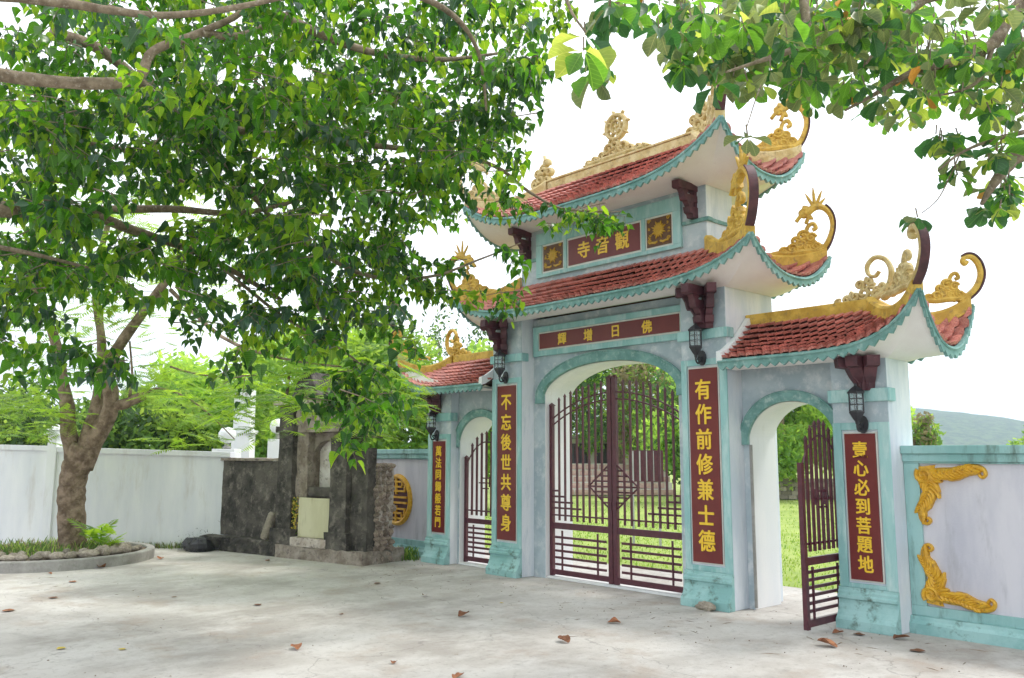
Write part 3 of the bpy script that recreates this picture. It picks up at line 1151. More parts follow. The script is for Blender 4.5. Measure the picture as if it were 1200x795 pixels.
ring(wh, O, .165, .030, .045)
ring(wh, O, .085, .018, .04)
for k in range(8):
    a = math.pi * k / 4 + .2
    wh.ribbon([(math.cos(a) * r, math.sin(a) * r) for r in (.09, .12, .145)], [.012, .018, .012], O, X, Z, -Y, .035, True)
    wh.ribbon([(math.cos(a) * r, math.sin(a) * r) for r in (.185, .205, .222, .235)], [.010, .018, .018, .006], O, X, Z, -Y, .03, True)
for k in range(4):
    a = math.pi / 2 * k
    ca, sa = math.cos(a), math.sin(a)
    wh.ribbon([(ca * r - 0, sa * r) for r in (0, .03, .055)], .010, O, X, Z, -Y, .032, True)
    wh.ribbon([(ca * .055 - sa * t_, sa * .055 + ca * t_) for t_ in (0, .02, .04)], .009, O, X, Z, -Y, .032, True)
wh.build('dharma_wheel', 'cream_gold', tr_)
cb = MB()
O = V((0, .46, 5.53))
for a, b, r, ph in ((-.13, .13, .09, 0), (.13, .13, .09, 3.1), (-.05, .06, .06, 1), (.05, .06, .06, 2), (-.25, .07, .06, 0), (.25, .07, .06, 3), (-.38, .05, .05, 0), (.38, .05, .05, 3), (-.5, .03, .04, 1), (.5, .03, .04, 2), (0, .18, .07, 1.5)):
    cb.ribbon(spiral(a, b, r, r * .25, ph, 1.2, 16), .022, O, X, Z, -Y, .05, True)
cb.ribbon([(-.58, .015), (-.3, .03), (0, .03), (.3, .03), (.58, .015)], [.012, .03, .04, .03, .012], O, X, Z, -Y, .05, True)
cb.build('cloud_pedestal', 'cream_gold', tr_)

# middle roof
mid = Roof(.47, 2.48, .80, 1.60, .27, 3.965, 3.525, .35, 5.0, 2.3, 2.0)
mr_ = make_roof(mid, 'mid', .105, 6, (-1.945, 1.945, -.022, .925, 3.435), 'middle red tile roof wrapping the gate below the upper storey')
for sx_ in (-1, 1):
    for sy_ in (-1, 1):
        c_, d_ = hip_band(mr_, mid, sx_, sy_, 'ochre', .15, .11, .12)
        horn(mr_, c_, d_, .90 if sx_ > 0 > sy_ else .76, True, 'ochre')

# side roofs
for sg in (-1, 1):
    low = Roof(.40, 4.07, .60, 3.38, .04, 3.04, 2.60, .47, 7.0, 2.2, 2.2, xi=1.96, sg=sg)
    bd_ = (1.96, 3.612, .098, .582, 2.52) if sg > 0 else (-3.612, -1.96, .098, .582, 2.52)
    lr = make_roof(low, 'low', .10, 8, bd_, 'small red tile roof over the right side arch' if sg > 0 else 'small red tile roof over the left side arch')
    a, b = sorted((sg * 1.945, sg * 3.40))
    MB().box(a, b, .345, .455, 2.99, 3.155).build('ridge', 'ochre', lr, bevel=.01)
    for sy_ in (-1, 1):
        c_, d_ = hip_band(lr, low, sg, sy_, 'ochre', .13, .11, .11)
        horn(lr, c_, d_, .72 if sg > 0 > sy_ else .60, False, 'cream_gold' if sy_ < 0 and sg > 0 else 'ochre')
    end_curl(lr, V((sg * 3.42, .40, 3.13)), sg, .56, 'cream_gold' if sg > 0 else 'ochre')
    # white flashing where the roof meets the main pillar
    fl = MB()
    P = []
    for i in range(13):
        v = i / 12
        p = low.P('front', -1, v)
        p.x = sg * 1.945
        n0 = V((0, 0, 1))
        for dx, dz in ((0, -.02), (0, .10), (sg * .06, .09), (sg * .075, -.02)):
            P.append(p + V((dx, 0 if i < 12 else -.03, dz)))
    fs = []
    for i in range(12):
        for j in range(3):
            a_ = i * 4 + j
            fs.append((a_, a_ + 4, a_ + 5, a_ + 1))
    fs += [(0, 1, 2, 3), (51, 50, 49, 48)]
    fl.add(P, fs)
    fl.build('wall_flashing', 'white_plaster', lr)


# ------------------------------------------------------------------ maroon roof brackets
def bracket(x, y, ztop, h, arms, solid=False):
    """cantilever bracket set: stepped cloud-cut arms fanning out from the pillar head."""
    b = MB()
    for ang, reach in arms:
        A_ = V((math.sin(ang), -math.cos(ang), 0))
        N_ = A_.cross(Z)
        O_ = V((x, y, ztop - h))
        r = reach
        if solid:
            b.prism([(-.02, 0), (.07, 0), (.09, h * .22), (.13, h * .40), (.17, h * .66), (r, h * .70), (r + .012, h), (-.02, h)], O_, A_, Z, N_, -.06, .06)
        else:
            b.prism([(-.02, h * .80), (r * .94, h * .77), (r, h * .80), (r, h), (-.02, h - .004)], O_, A_, Z, N_, -.05, .05)
            b.prism([(-.02, h * .46), (r * .62, h * .46), (r * .66, h * .52), (r * .70, h * .66), (-.02, h * .66)], O_, A_, Z, N_, -.042, .042)
            b.prism([(-.02, 0), (r * .26, 0), (r * .30, h * .10), (r * .42, h * .14), (r * .46, h * .30), (-.02, h * .32)], O_, A_, Z, N_, -.046, .046)
            b.prism([(r * .52, h * .661), (r * .70, h * .661), (r * .78, h * .768), (r * .46, h * .775)], O_, A_, Z, N_, -.038, .038)
            b.prism([(r * .20, h * .321), (r * .40, h * .305), (r * .52, h * .458), (r * .16, h * .458)], O_, A_, Z, N_, -.036, .036)
            b.prism([(-.018, h * .30), (r * .12, h * .30), (r * .12, h * .82), (-.018, h * .82)], O_, A_, Z, N_, -.034, .034)
    return b.build('roof_bracket', 'maroon_paint', gate)


for sg in (-1, 1):
    bracket(sg * 1.70, -.022, 3.45, .46, ((0, .40), (-R(45), .34), (R(45), .34)))
    bracket(sg * 3.40, .098, 2.54, .32, ((-R(2), .24), (-R(45), .26), (R(45), .24)), solid=True)
    bracket(sg * 1.42, .192, 4.74, .40, ((0, .36),))


# ------------------------------------------------------------------ lanterns
def lantern(x, y, z, lab):
    root = thing('wall_lantern', lab, 'lantern', (x, y, z), 'black lanterns under the roof brackets')
    b = MB()
    c = V((x, y - .12, z))
    b.lathe([(.030, .055), (.075, .05), (.078, .035), (.045, -.02), (.022, -.05), (.018, -.075), (.004, -.085)], c, 6)
    b.lathe([(.085, .215), (.088, .228), (.05, .262), (.016, .285), (.014, .30), (.004, .315)], c, 6)
    for k in range(6):
        t = 2 * math.pi * k / 6
        p = c + V((math.cos(t) * .070, math.sin(t) * .070, .05))
        b.tube([p, p + V((0, 0, .168))], .0055, 5)
    for zz in (.11, .165):
        for k in range(6):
            t0, t1 = 2 * math.pi * k / 6, 2 * math.pi * (k + 1) / 6
            b.tube([c + V((math.cos(t0) * .070, math.sin(t0) * .070, zz)), c + V((math.cos(t1) * .070, math.sin(t1) * .070, zz))], .0035, 4)
    b.build('cage', 'black_metal', root)
    gl = MB().lathe([(.058, .056), (.062, .10), (.062, .17), (.058, .212)], c, 6)
    gl.build('glass', 'lamp_glass', root)
    a = MB()
    pl = []
    for k in range(14):
        t = 2 * math.pi * k / 14
        pl.append((.052 * math.cos(t), .085 * math.sin(t)))
    a.prism(pl, V((x, y, z - .075)), X, Z, -Y, .001, .018)
    pth = smoothpath([(x, y - .015, z - .06), (x, y - .05, z - .125), (x, y - .10, z - .135), (x, y - .125, z - .10), (x, y - .12, z - .07)], 5)
    a.tube(pth, .010, 6)
    a.ribbon(spiral(0, 0, .035, .008, 0, 1.2, 12), .008, V((x, y - .06, z - .10)), -Y, Z, X, .006, True)
    a.build('wall_mount', 'black_metal', root)


lantern(1.64, -.045, 2.745, 'black lantern between the main arch and the roof bracket of the right main pillar')
lantern(-1.64, -.045, 2.745, 'black lantern above the tall couplet of the left main pillar')
lantern(3.37, .075, 1.975, 'black lantern on the outer right pillar, above the open side gate')
lantern(-3.37, .075, 1.975, 'black lantern on the outer left pillar, above the narrow couplet')

# ------------------------------------------------------------------ gate leaves


def gate_leaf(org, ax, width, kind, lab):
    """org hinge foot, ax unit vector along the leaf. Parts are bars in steel tube."""
    root = thing_part('gate_leaf', gate, lab)
    nrm = V((-ax.y, ax.x, 0))

    def bar(name, u0, u1, z0, z1, t=.012, off=0.0, spear=False):
        m_ = MB()
        m_.obox(org, ax, nrm, Z, u0, u1, -t + off, t + off, z0, z1)
        if spear:
            uc, hw = (u0 + u1) / 2, (u1 - u0) / 2
            Pb = [org + ax * (uc + a * hw * 1.5) + nrm * (b * t * 1.5) + Z * z1 for a, b in ((-1, -1), (1, -1), (1, 1), (-1, 1))]
            m_.add(Pb + [org + ax * uc + Z * (z1 + .045)], [(0, 1, 4), (1, 2, 4), (2, 3, 4), (3, 0, 4), (3, 2, 1, 0)])
        return m_.build(name, 'gate_paint', root)

    def rod(name, pts, r=.007):
        m_ = MB()
        m_.tube([org + ax * u + Z * z for u, z in pts], r, 6)
        return m_.build(name, 'gate_paint', root)
    W = width
    if kind == 'main':
        zp, zc, bars = 2.27, 2.58, 8
        mid_z, thin_z, low = (.64, .72), (.81, .83), .05
        topf = lambda u: 2.25 + .27 * math.sin(math.pi / 2 * min(1, (u / W)) ** .8)
        arcs = [(lambda u: 2.06 + .34 * math.sin(math.pi / 2 * (u / W) ** .85)), (lambda u: 1.97 + .34 * math.sin(math.pi / 2 * (u / W) ** .85))]
        bar('hinge_post', 0, .055, .03, zp, .024, spear=True)
        bar('meeting_stile', W - .075, W - .008, .03, zc, .022, spear=True)
        u0, u1 = .055, W - .075
    else:
        zp, bars = 1.56, 7
        mid_z, thin_z = (.60, .67), (.78, .80)
        topf = lambda u: 1.50 + .42 * math.sin(math.pi * min(1, max(0, u / W)) * 1.0) ** .75
        arcs = [(lambda u: 1.38 + .42 * math.sin(math.pi * u / W) ** .7)]
        bar('hinge_post', 0, .05, .03, zp, .022, spear=True)
        bar('closing_post', W - .05, W, .03, zp - .02, .022)
        u0, u1 = .05, W - .05
    # rails
    bar('rail', u0, u1, .05, .115, .018)
    bar('rail', u0, u1, mid_z[0], mid_z[1], .018)
    bar('rail', u0, u1, thin_z[0], thin_z[1], .009, off=-.012)
    step = (u1 - u0) / (bars + 1)
    for k in range(bars):
        u = u0 + step * (k + 1)
        bar('upright', u - (.0125 if kind == 'main' else .016), u + (.0125 if kind == 'main' else .016), thin_z[0] - .06, topf(u), .010, spear=True)
    for f_ in arcs:
        rod('arch_rod', [(u0 + (u1 - u0) * i / 16, f_(u0 + (u1 - u0) * i / 16)) for i in range(17)], .010)
    # lower panel: floating slats held by two uprights
    for uu in ((.16, .80) if kind == 'main' else (.17, .84)):
        u = u0 + (u1 - u0) * uu
        bar('panel_upright', u - .010, u + .010, .116, mid_z[0] - .02, .009)
    for k in range(5 if kind == 'main' else 6):
        z = .17 + k * (.087 if kind == 'main' else .070)
        bar('slat', u0 + .045, u1 - .045, z, z + .029, .010, off=-.010)
    if kind == 'main':
        for k, ln in enumerate((.42, .30, .20, .10)):
            z = .90 + k * .075
            bar('short_bar', u0, u0 + ln * (u1 - u0) * 1.25, z, z + .024, .009, off=-.014)
        # half of the diamond against the meeting stile
        uc = W - .04
        hw, hh, zc_ = .37, .29, 1.215
        rod('diamond_rod', [(uc - .03, zc_ + hh * .93), (uc - hw, zc_)], .011)
        rod('diamond_rod', [(uc - hw, zc_), (uc - .03, zc_ - hh * .93)], .011)
        for k in range(-3, 4):
            z = zc_ + k * .066
            l = hw * (1 - abs(k * .066) / hh)
            bar('diamond_slat', uc - l, uc - .035, z - .010, z + .010, .008, off=-.018)
        bar('lock_plate', W - .07, W - .01, .93, 1.03, .03)
        for z in (.55, 1.75):
            bar('hinge', -.03, .0, z, z + .07, .018)
    else:
        uc = (u0 + u1) / 2
        for z, l in ((1.26, .09), (1.19, .19), (1.11, .09)):
            bar('short_bar', uc - l * .8, uc + l * .8, z, z + .018, .007, off=-.014)
        for uu in (uc - .09, uc + .09):
            bar('short_bar', uu - .008, uu + .008, 1.14, 1.29, .007, off=-.022)
        for z in (.45, 1.25):
            bar('hinge', -.03, .0, z, z + .06, .018)
    return root


def thing_part(name, parent, lab):
    o = bpy.data.objects.new(name, None)
    col.objects.link(o)
    o.parent = parent
    o.empty_display_size = .1
    WORLD[o] = WORLD[parent].copy()
    if lab:
        o['label'] = lab
    return o


gate_leaf(V((-1.115, .30, 0)), X, 1.115, 'main', 'left leaf of the closed maroon main gate')
gate_leaf(V((1.115, .30, 0)), -X, 1.115, 'main', 'right leaf of the closed maroon main gate')
gate_leaf(V((-3.01, .35, 0)), X, .985, 'side', 'closed maroon side gate in the left arch')
gate_leaf(V((3.01, .30, 0)), V((.0, -1, 0)), .80, 'side', 'maroon side gate swung open outward in the right arch')
# thresholds
for xa, xb in ((-1.12, 1.12), (-3.01, -2.02)):
    MB().box(xa + .01, xb - .01, .22, .70, .001, .028).build('threshold', 'white_plaster', gate, bevel=.004)


# ================================================================== BOUNDARY WALLS
def relief_corner(wall, O, A, B, N, mirror=1):
    """gilded acanthus corner: one arm along A, one along B, from O."""
    m_ = MB()

    def pts(l, n=6):
        return [(p[0], p[1]) for p in smoothpath([(a, b, 0) for a, b in l], n)]
    arm = [(.02, -.10), (.12, -.115), (.24, -.09), (.34, -.075), (.44, -.045), (.53, -.025), (.60, -.04), (.625, -.085), (.595, -.115), (.57, -.09)]
    p1 = pts(arm)
    n = len(p1)
    wd = [max(.015, .098 - .098 * (i / n) ** .62) for i in range(n)]
    m_.ribbon(p1, wd, O, A, B, N, .035)
    q1 = [(-b * 1.0, -a * 1.0) for a, b in p1]
    arm2 = [(.10, -.02), (.115, -.12), (.14, -.22), (.11, -.31), (.06, -.38), (.035, -.45), (.05, -.52), (.095, -.545), (.125, -.515), (.10, -.49)]
    p2 = pts(arm2)
    m_.ribbon(p2, wd[:len(p2)], O, A, B, N, .035)
    # rosette
    m_.ribbon(spiral(.10, -.10, .075, .012, 2.4, 1.7, 28), .024, O, A, B, N, .065)
    m_.blob(O + A * .10 - B * .10 + N * .03, (.03, .03, .03), 2, .1)
    # acanthus leaflets springing off both arms
    q = random.Random(3)
    for (path, outside) in ((p1, 1), (p2, -1)):
        for i in range(3, len(path) - 27, 2):
            a, b = path[i]
            for s_ in (-1, 1):
                da, db = path[i + 1][0] - path[i - 1][0], path[i + 1][1] - path[i - 1][1]
                l = math.hypot(da, db)
                da, db = da / l, db / l
                na, nb_ = -db * s_, da * s_
                L_ = q.uniform(.08, .115)
                # keep clear of the frame
                e = (a + da * L_ * .8 + na * L_ * .8, b + db * L_ * .8 + nb_ * L_ * .8)
                if e[0] < .012 or e[1] > -.012:
                    L_ *= .45
                pp = pts([(a, b), (a + da * L_ * .5 + na * L_ * .45, b + db * L_ * .5 + nb_ * L_ * .45), (a + da * L_ * 1.05 + na * L_ * .6, b + db * L_ * 1.05 + nb_ * L_ * .6)], 4)
                m_.ribbon(pp, [.014, .020, .024, .026, .025, .022, .017, .012, .006][:len(pp)], O, A, B, N, .056)
    return m_.build('corner_relief', 'wall_gold', wall)


def front_wall(name, x0, x1, y0, label, rail_left=True, reliefs=True):
    y1 = y0 + .22
    root = thing(name, label, 'wall', ((x0 + x1) / 2, y0, 0))
    MB().box(x0, x1, y0 + .03, y1, 0, 1.55).build('panel', 'lilac_plaster', root)
    c = MB()
    c.box(x0, x1, y0 - .05, y1 + .05, 1.625, 1.70)
    c.box(x0, x1, y0 - .02, y1 + .02, 1.551, 1.6245)
    c.build('coping', 'turquoise_wall', root, bevel=.006)
    f = MB()
    f.box(x0, x1, y0, y0 + .029, 1.535, 1.5505)
    f.box(x0, x1, y0, y0 + .029, .155, .245)
    if rail_left:
        f.box(x0, x0 + .14, y0, y0 + .029, .2455, 1.5345)
    f.build('frame', 'turquoise_wall', root, bevel=.004)
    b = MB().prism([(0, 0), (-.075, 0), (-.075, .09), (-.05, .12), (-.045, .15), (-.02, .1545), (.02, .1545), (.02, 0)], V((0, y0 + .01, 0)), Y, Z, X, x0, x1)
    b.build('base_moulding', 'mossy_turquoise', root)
    return root


rw = front_wall('boundary_wall', 3.612, 12.0, .33, 'lilac plaster wall with turquoise frame and gold corner scrolls right of the gate')
Ou = V((3.70, .36, 1.53))
relief_corner(rw, Ou, X, Z, -Y)
Ol = V((3.70, .36, .250))
relief_corner(rw, Ol, X, -Z, -Y)
lw = front_wall('boundary_wall', -9.0, -3.612, .36, 'lilac plaster wall with round gold medallion left of the gate', rail_left=False)
MB().box(-3.76, -3.615, .345, .39, .246, 1.534).build('frame', 'turquoise_wall', lw)
# round longevity medallion
md = MB()
MC = V((-4.86, .39, .865))
md.ribbon([(.385 * math.cos(2 * math.pi * i / 48), .385 * math.sin(2 * math.pi * i / 48)) for i in range(49)], .040, MC, X, Z, -Y, .06)
for z in (-.045, .045):
    md.obox(MC, X, Z, -Y, -.30, .30, z - .016, z + .016, 0, .045)
for sg in (-1, 1):
    md.obox(MC, X, Z, -Y, -.018, .018, *sorted((sg * .09, sg * .36)), 0, .045)
    for z, l in ((.13, .26), (.20, .16), (.285, .20)):
        md.obox(MC, X, Z, -Y, -l, -.0185, *sorted((sg * z, sg * (z + .03))), 0, .045)
        md.obox(MC, X, Z, -Y, .0185, l, *sorted((sg * z, sg * (z + .03))), 0, .045)
    for sa in (-1, 1):
        md.obox(MC, X, Z, -Y, *sorted((sa * .23, sa * .262)), *sorted((sg * .1605, sg * .25)), 0, .045)
        md.obox(MC, X, Z, -Y, *sorted((sa * .155, sa * .185)), *sorted((sg * .2305, sg * .2845)), 0, .045)
md.build('medallion', 'wall_gold', lw)
mdb = MB()
mdb.prism([(.36 * math.cos(2 * math.pi * i / 40), .36 * math.sin(2 * math.pi * i / 40)) for i in range(40)], MC, X, Z, -Y, .001, .015)
mdb.build('medallion_ground', 'maroon_paint', lw)

# white courtyard wall on the left, with two posts
WD = V((.667, .745, 0)).normalized()
WN = V((.745, -.667, 0)).normalized()      # towards the courtyard
W0 = V((-7.45, -1.45, 0))
ww = thing('courtyard_wall', 'long white plastered courtyard wall behind the planter tree', 'wall', W0)


def wall_run(t0, t1, z0t, z1t, name='wall_panel', part='coping'):
    P = []
    for t, zt in ((t0, z0t), (t1, z1t)):
        for s in (0, -.16):
            for z in (0, zt - .10):
                P.append(W0 + WD * t + WN * s + Z * z)
    MB().add(P, [(0, 4, 5, 1), (2, 3, 7, 6), (1, 5, 7, 3), (0, 1, 3, 2), (4, 6, 7, 5)])
    m_ = MB()
    m_.add(P, [(0, 4, 5, 1), (2, 3, 7, 6), (1, 5, 7, 3), (0, 1, 3, 2), (4, 6, 7, 5)])
    m_.build(name, 'boundary_white', ww)
    P = []
    for t, zt in ((t0, z0t), (t1, z1t)):
        for s, z in ((.035, -.10), (.035, -.012), (-.195, -.012), (-.195, -.10)):
            P.append(W0 + WD * t + WN * s + Z * (zt + z))
    m_ = MB()
    m_.add(P, [(0, 4, 5, 1), (1, 5, 6, 2), (2, 6, 7, 3), (0, 3, 7, 4), (0, 1, 2, 3), (7, 6, 5, 4)])
    m_.build(part, 'boundary_white', ww, bevel=.004)


wall_run(-3.02, .05, 1.745, 1.66)
wall_run(-12.0, -3.18, 1.95, 1.765)
pp_ = MB()
pp_.obox(W0, WD, WN, Z, -3.18, -3.02, -.20, .05, 0, 1.93)
pp_.build('post', 'boundary_white', ww, bevel=.006)
pc = MB()
pc.obox(W0, WD, WN, Z, -3.23, -2.97, -.25, .10, 1.931, 1.97)
pc.obox(W0, WD, WN, Z, -3.20, -3.00, -.22, .07, 1.971, 2.03)
pc.add([W0 + WD * a + WN * b + Z * 2.031 for a, b in ((-3.23, -.25), (-2.97, -.25), (-2.97, .10), (-3.23, .10))] + [W0 + WD * -3.10 + WN * -.075 + Z * 2.14], [(0, 1, 4), (1, 2, 4), (2, 3, 4), (3, 0, 4), (3, 2, 1, 0)])
pc.build('post_cap', 'boundary_white', ww)

# tall white posts behind the shrine
def white_post(px, depth, w_, ztop, lab, topkind='box', dots=False):
    b = at(px, 520, depth)
    b.z = 0
    root = thing('gate_post', lab, 'post', b, 'white posts of the old side entrance')
    s = MB()
    s.obox(b, RTF, FWF, Z, -w_ / 2, w_ / 2, -w_ / 2, w_ / 2, 0, ztop)
    s.build('shaft', 'white_plaster', root, bevel=.01)
    c = MB()
    if topkind == 'box':
        c.obox(b, RTF, FWF, Z, -w_ * .62, w_ * .62, -w_ * .62, w_ * .62, ztop + .001, ztop + .08)
        c.obox(b, RTF, FWF, Z, -w_ * .45, w_ * .45, -w_ * .45, w_ * .45, ztop + .081, ztop + .95)
        c.build('upper_block', 'white_plaster', root, bevel=.01)
        if dots:
            d = MB()
            for (a, z) in ((.10, .85), (-.1, .50), (.10, .50)):
                d.prism([(a * w_ * 2 + .035 * math.cos(t * .785), ztop + z + .035 * math.sin(t * .785)) for t in range(8)], b, RTF, Z, -FWF, w_ * .45, w_ * .45 + .02)
            d.build('round_vent', 'kerb_concrete', root)
    else:
        c.lathe([(.05, ztop), (.10, ztop + .03), (.05, ztop + .06), (.05, ztop + .12)], (b.x, b.y, 0), 12)
        c.build('lamp_neck', 'kerb_concrete', root)
        g_ = MB().lathe([(.05, ztop + .121), (.13, ztop + .16), (.175, ztop + .25), (.175, ztop + .33), (.12, ztop + .42), (.02, ztop + .45)], (b.x, b.y, 0), 16)
        g_.build('globe', 'white_plaster', root, smooth=True)


FWF = V((FW.x, FW.y, 0)).normalized()
RTF = V((RT.x, RT.y, 0)).normalized()
white_post(285, 18.5, .40, 2.05, 'tall white post with small round holes in its upper block beside the dark shrine wall', dots=True)
white_post(266, 17.6, .46, 1.72, 'short wide white post standing just behind the end of the white wall', topkind='none_box' if False else 'globe')
white_post(325, 19.0, .34, 1.95, 'white post with round globe lamp right beside the dark shrine tower', topkind='globe')

# ================================================================== OLD SHRINE
SA = .2122
SO = V((-3.72, -1.0, 0))
E1 = V((-math.cos(SA), -math.sin(SA), 0))
E2 = V((-math.sin(SA), math.cos(SA), 0))
shr = thing('stone_shrine', 'old blackened stone shrine with arched niche and yellow slab on a dark plinth', 'shrine', SO + E1 * 1.9 + E2 * .4)


def rough_box(mb, s0, s1, d0, d1, z0, z1, n=(6, 2, 8), amp=.02, seed=1, taper=0.0):
    """box with uneven weathered faces in the shrine frame."""
    q = random.Random(seed)
    nx, ny, nz = n
    idx = {}
    P = []

    def vid(i, j, k):
        if (i, j, k) not in idx:
            a, b, c = i / nx, j / ny, k / nz
            s = s0 + (s1 - s0) * a
            d = d0 + (d1 - d0) * b
            z = z0 + (z1 - z0) * c
            s = (s - (s0 + s1) / 2) * (1 - taper * c) + (s0 + s1) / 2
            jj = lambda: q.uniform(-amp, amp)
            idx[(i, j, k)] = len(P)
            P.append(SO + E1 * (s + jj()) + E2 * (d + jj()) + Z * max(z0, z + (jj() if 0 < k else 0)))
        return idx[(i, j, k)]
    fs = []
    for i in range(nx):
        for k in range(nz):
            fs.append((vid(i + 1, 0, k), vid(i, 0, k), vid(i, 0, k + 1), vid(i + 1, 0, k + 1)))
            fs.append((vid(i, ny, k), vid(i + 1, ny, k), vid(i + 1, ny, k + 1), vid(i, ny, k + 1)))
    for j in range(ny):
        for k in range(nz):
            fs.append((vid(0, j, k), vid(0, j + 1, k), vid(0, j + 1, k + 1), vid(0, j, k + 1)))
            fs.append((vid(nx, j + 1, k), vid(nx, j, k), vid(nx, j, k + 1), vid(nx, j + 1, k + 1)))
    for i in range(nx):
        for j in range(ny):
            fs.append((vid(i, j, nz), vid(i, j + 1, nz), vid(i + 1, j + 1, nz), vid(i + 1, j, nz)))
    mb.add(P, fs)
    return mb


def rb(name, mat, *a, **k):
    m_ = MB()
    rough_box(m_, *a, **k)
    return m_.build(name, mat, shr)


rb('plinth', 'worn_stone', 0.0, 1.95, 0.0, .9, 0, .19, n=(14, 4, 3), amp=.012, seed=2)
rb('plinth', 'dark_stone', 1.96, 4.0, .02, .9, 0, .23, n=(14, 4, 3), amp=.02, seed=3)
rb('side_wall', 'dark_stone', 2.07, 3.95, .30, .52, .232, 1.50, n=(20, 2, 12), amp=.006, seed=4)
rb('wall_cap', 'worn_stone', 2.07, 3.97, .27, .55, 1.502, 1.545, n=(16, 2, 1), amp=.008, seed=24)
rb('left_pier', 'dark_stone', 1.70, 2.06, .08, .46, .192, 2.40, n=(4, 4, 16), amp=.007, seed=5, taper=.10)
rb('pier_foot', 'dark_stone', 1.62, 2.14, .03, .30, .192, .44, n=(4, 3, 2), amp=.006, seed=15)
rb('pier_band', 'dark_stone', 1.66, 2.10, .05, .30, 1.96, 2.06, n=(4, 3, 2), amp=.006, seed=25)
rb('left_jamb', 'worn_stone', 1.44, 1.70, .17, .50, .192, 2.20, n=(3, 3, 14), amp=.010, seed=6)
rb('right_pier', 'dark_stone', .42, .78, .05, .45, .0, 1.86, n=(4, 3, 14), amp=.007, seed=7)
rb('pier_foot', 'dark_stone', .36, .84, .02, .28, .0, .44, n=(4, 3, 2), amp=.006, seed=16)
rb('end_slab', 'dark_stone', .06, .40, .14, .32, .0, 1.70, n=(4, 2, 14), amp=.010, seed=8)
rb('lintel', 'worn_stone', .74, 1.70, .13, .50, 1.96, 2.34, n=(10, 3, 4), amp=.012, seed=9)
rb('cornice', 'pale_stone', 1.30, 2.12, .0, .56, 2.405, 2.47, n=(10, 3, 2), amp=.006, seed=10)
rb('cornice', 'dark_stone', 1.36, 2.06, .03, .54, 2.472, 2.54, n=(10, 3, 2), amp=.006, seed=27)
rb('broken_top', 'dark_stone', 1.15, 1.80, .10, .50, 2.542, 2.90, n=(6, 3, 4), amp=.03, seed=11, taper=.7)
rb('broken_arch_end', 'dark_stone', .05, .75, .16, .46, 1.862, 2.0, n=(6, 3, 3), amp=.025, seed=12)
# niche wall with an arched recess of pale worn plaster
nw = MB()
x0_, x1_ = .78, 1.44


def hz(s_):
    t_ = (s_ - 1.14) / .335
    return 1.50 + .33 * math.sqrt(max(0, 1 - t_ * t_)) if abs(t_) < 1 else 0


for i in range(28):
    a = x0_ + (x1_ - x0_) * i / 28
    b = x0_ + (x1_ - x0_) * (i + 1) / 28
    zt_ = hz((a + b) / 2)
    if zt_ <= 0:
        nw.obox(SO, E1, E2, Z, a, b, .30, .42, .2, 1.955)
    else:
        nw.obox(SO, E1, E2, Z, a, b, .30, .42, zt_, 1.955)
        nw.obox(SO, E1, E2, Z, a, b, .30, .42, .2, .98)
nw.build('niche_wall', 'worn_stone', shr)
nbk = MB().obox(SO, E1, E2, Z, .80, 1.44, .425, .60, .20, 1.95)
nbk.build('niche_back', 'niche_plaster', shr)
rb('niche_sill', 'dark_stone', .80, 1.43, .20, .295, .96, 1.10, n=(6, 2, 2), amp=.008, seed=14)
m_ = MB()
m_.obox(SO, E1, E2, Z, .845, 1.56, .12, .155, .33, .935)
m_.build('yellow_slab', 'yellow_panel', shr, bevel=.004)
rb('white_step', 'pale_stone', .80, 1.62, .02, .34, .192, .325, n=(8, 2, 2), amp=.006, seed=17)
# rubble end pier with separate stones
pier = MB()
rough_box(pier, .055, .30, .33, .68, 0, 1.45, n=(2, 3, 8), amp=.012, seed=20)
po = pier.build('rubble_pier', 'pale_stone', shr)
STONES = []
for k in range(5):
    b_ = MB()
    b_.blob((0, 0, 0), (.5, .5, .5), k + 40, .30, 9, 6)
    STONES.append(b_.mesh('stone', 'rubble'))
q = random.Random(9)
z = .02
row = 0
while z < 1.46:
    h = q.uniform(.06, .13)
    d = .30 + q.uniform(-.03, .02)
    while d < .62:
        wd_ = min(q.uniform(.07, .20), .72 - d)
        c_ = SO + E1 * (.09 + q.uniform(-.015, .02) - .07 * max(0, .4 - z)) + E2 * (d + wd_ / 2) + Z * (z + h / 2)
        mw = Matrix.Translation(c_) @ Matrix.Rotation(SA + q.uniform(-.2, .2), 4, 'Z') @ Matrix.Rotation(q.uniform(-.12, .12), 4, 'X') @ Matrix.Diagonal((.17, wd_ * 1.10, h * 1.15, 1))
        inst('stone', STONES[q.randrange(5)], mw, po)
        d += wd_
    z += h * .93
# yellow offering flowers left in the niche
fl = MB()
fg = MB()
for k in range(160):
    c_ = SO + E1 * (1.64 + q.gauss(0, .035)) + E2 * (.11 + q.uniform(-.02, .02)) + Z * (.36 + q.random() ** .7 * .58)
    a = q.uniform(0, 6.28)
    r_ = .018
    u_ = V((math.cos(a), math.sin(a), q.uniform(-.6, .6))) * r_
    v_ = V((-math.sin(a) * .4, math.cos(a) * .4, .8)) * r_
    (fl if k % 3 else fg).add([c_ - u_, c_ - v_, c_ + u_, c_ + v_], [(0, 1, 2, 3)])
fb = thing('flower_bunch', 'bunch of small yellow flowers against the yellow slab of the shrine', 'flowers', SO + E1 * 1.64 + E2 * .11 + Z * .33)
tag(fl.build('blossoms', 'yellow_leaf', fb), kind='stuff')
tag(fg.build('leaves', 'bush_mid', fb), kind='stuff')

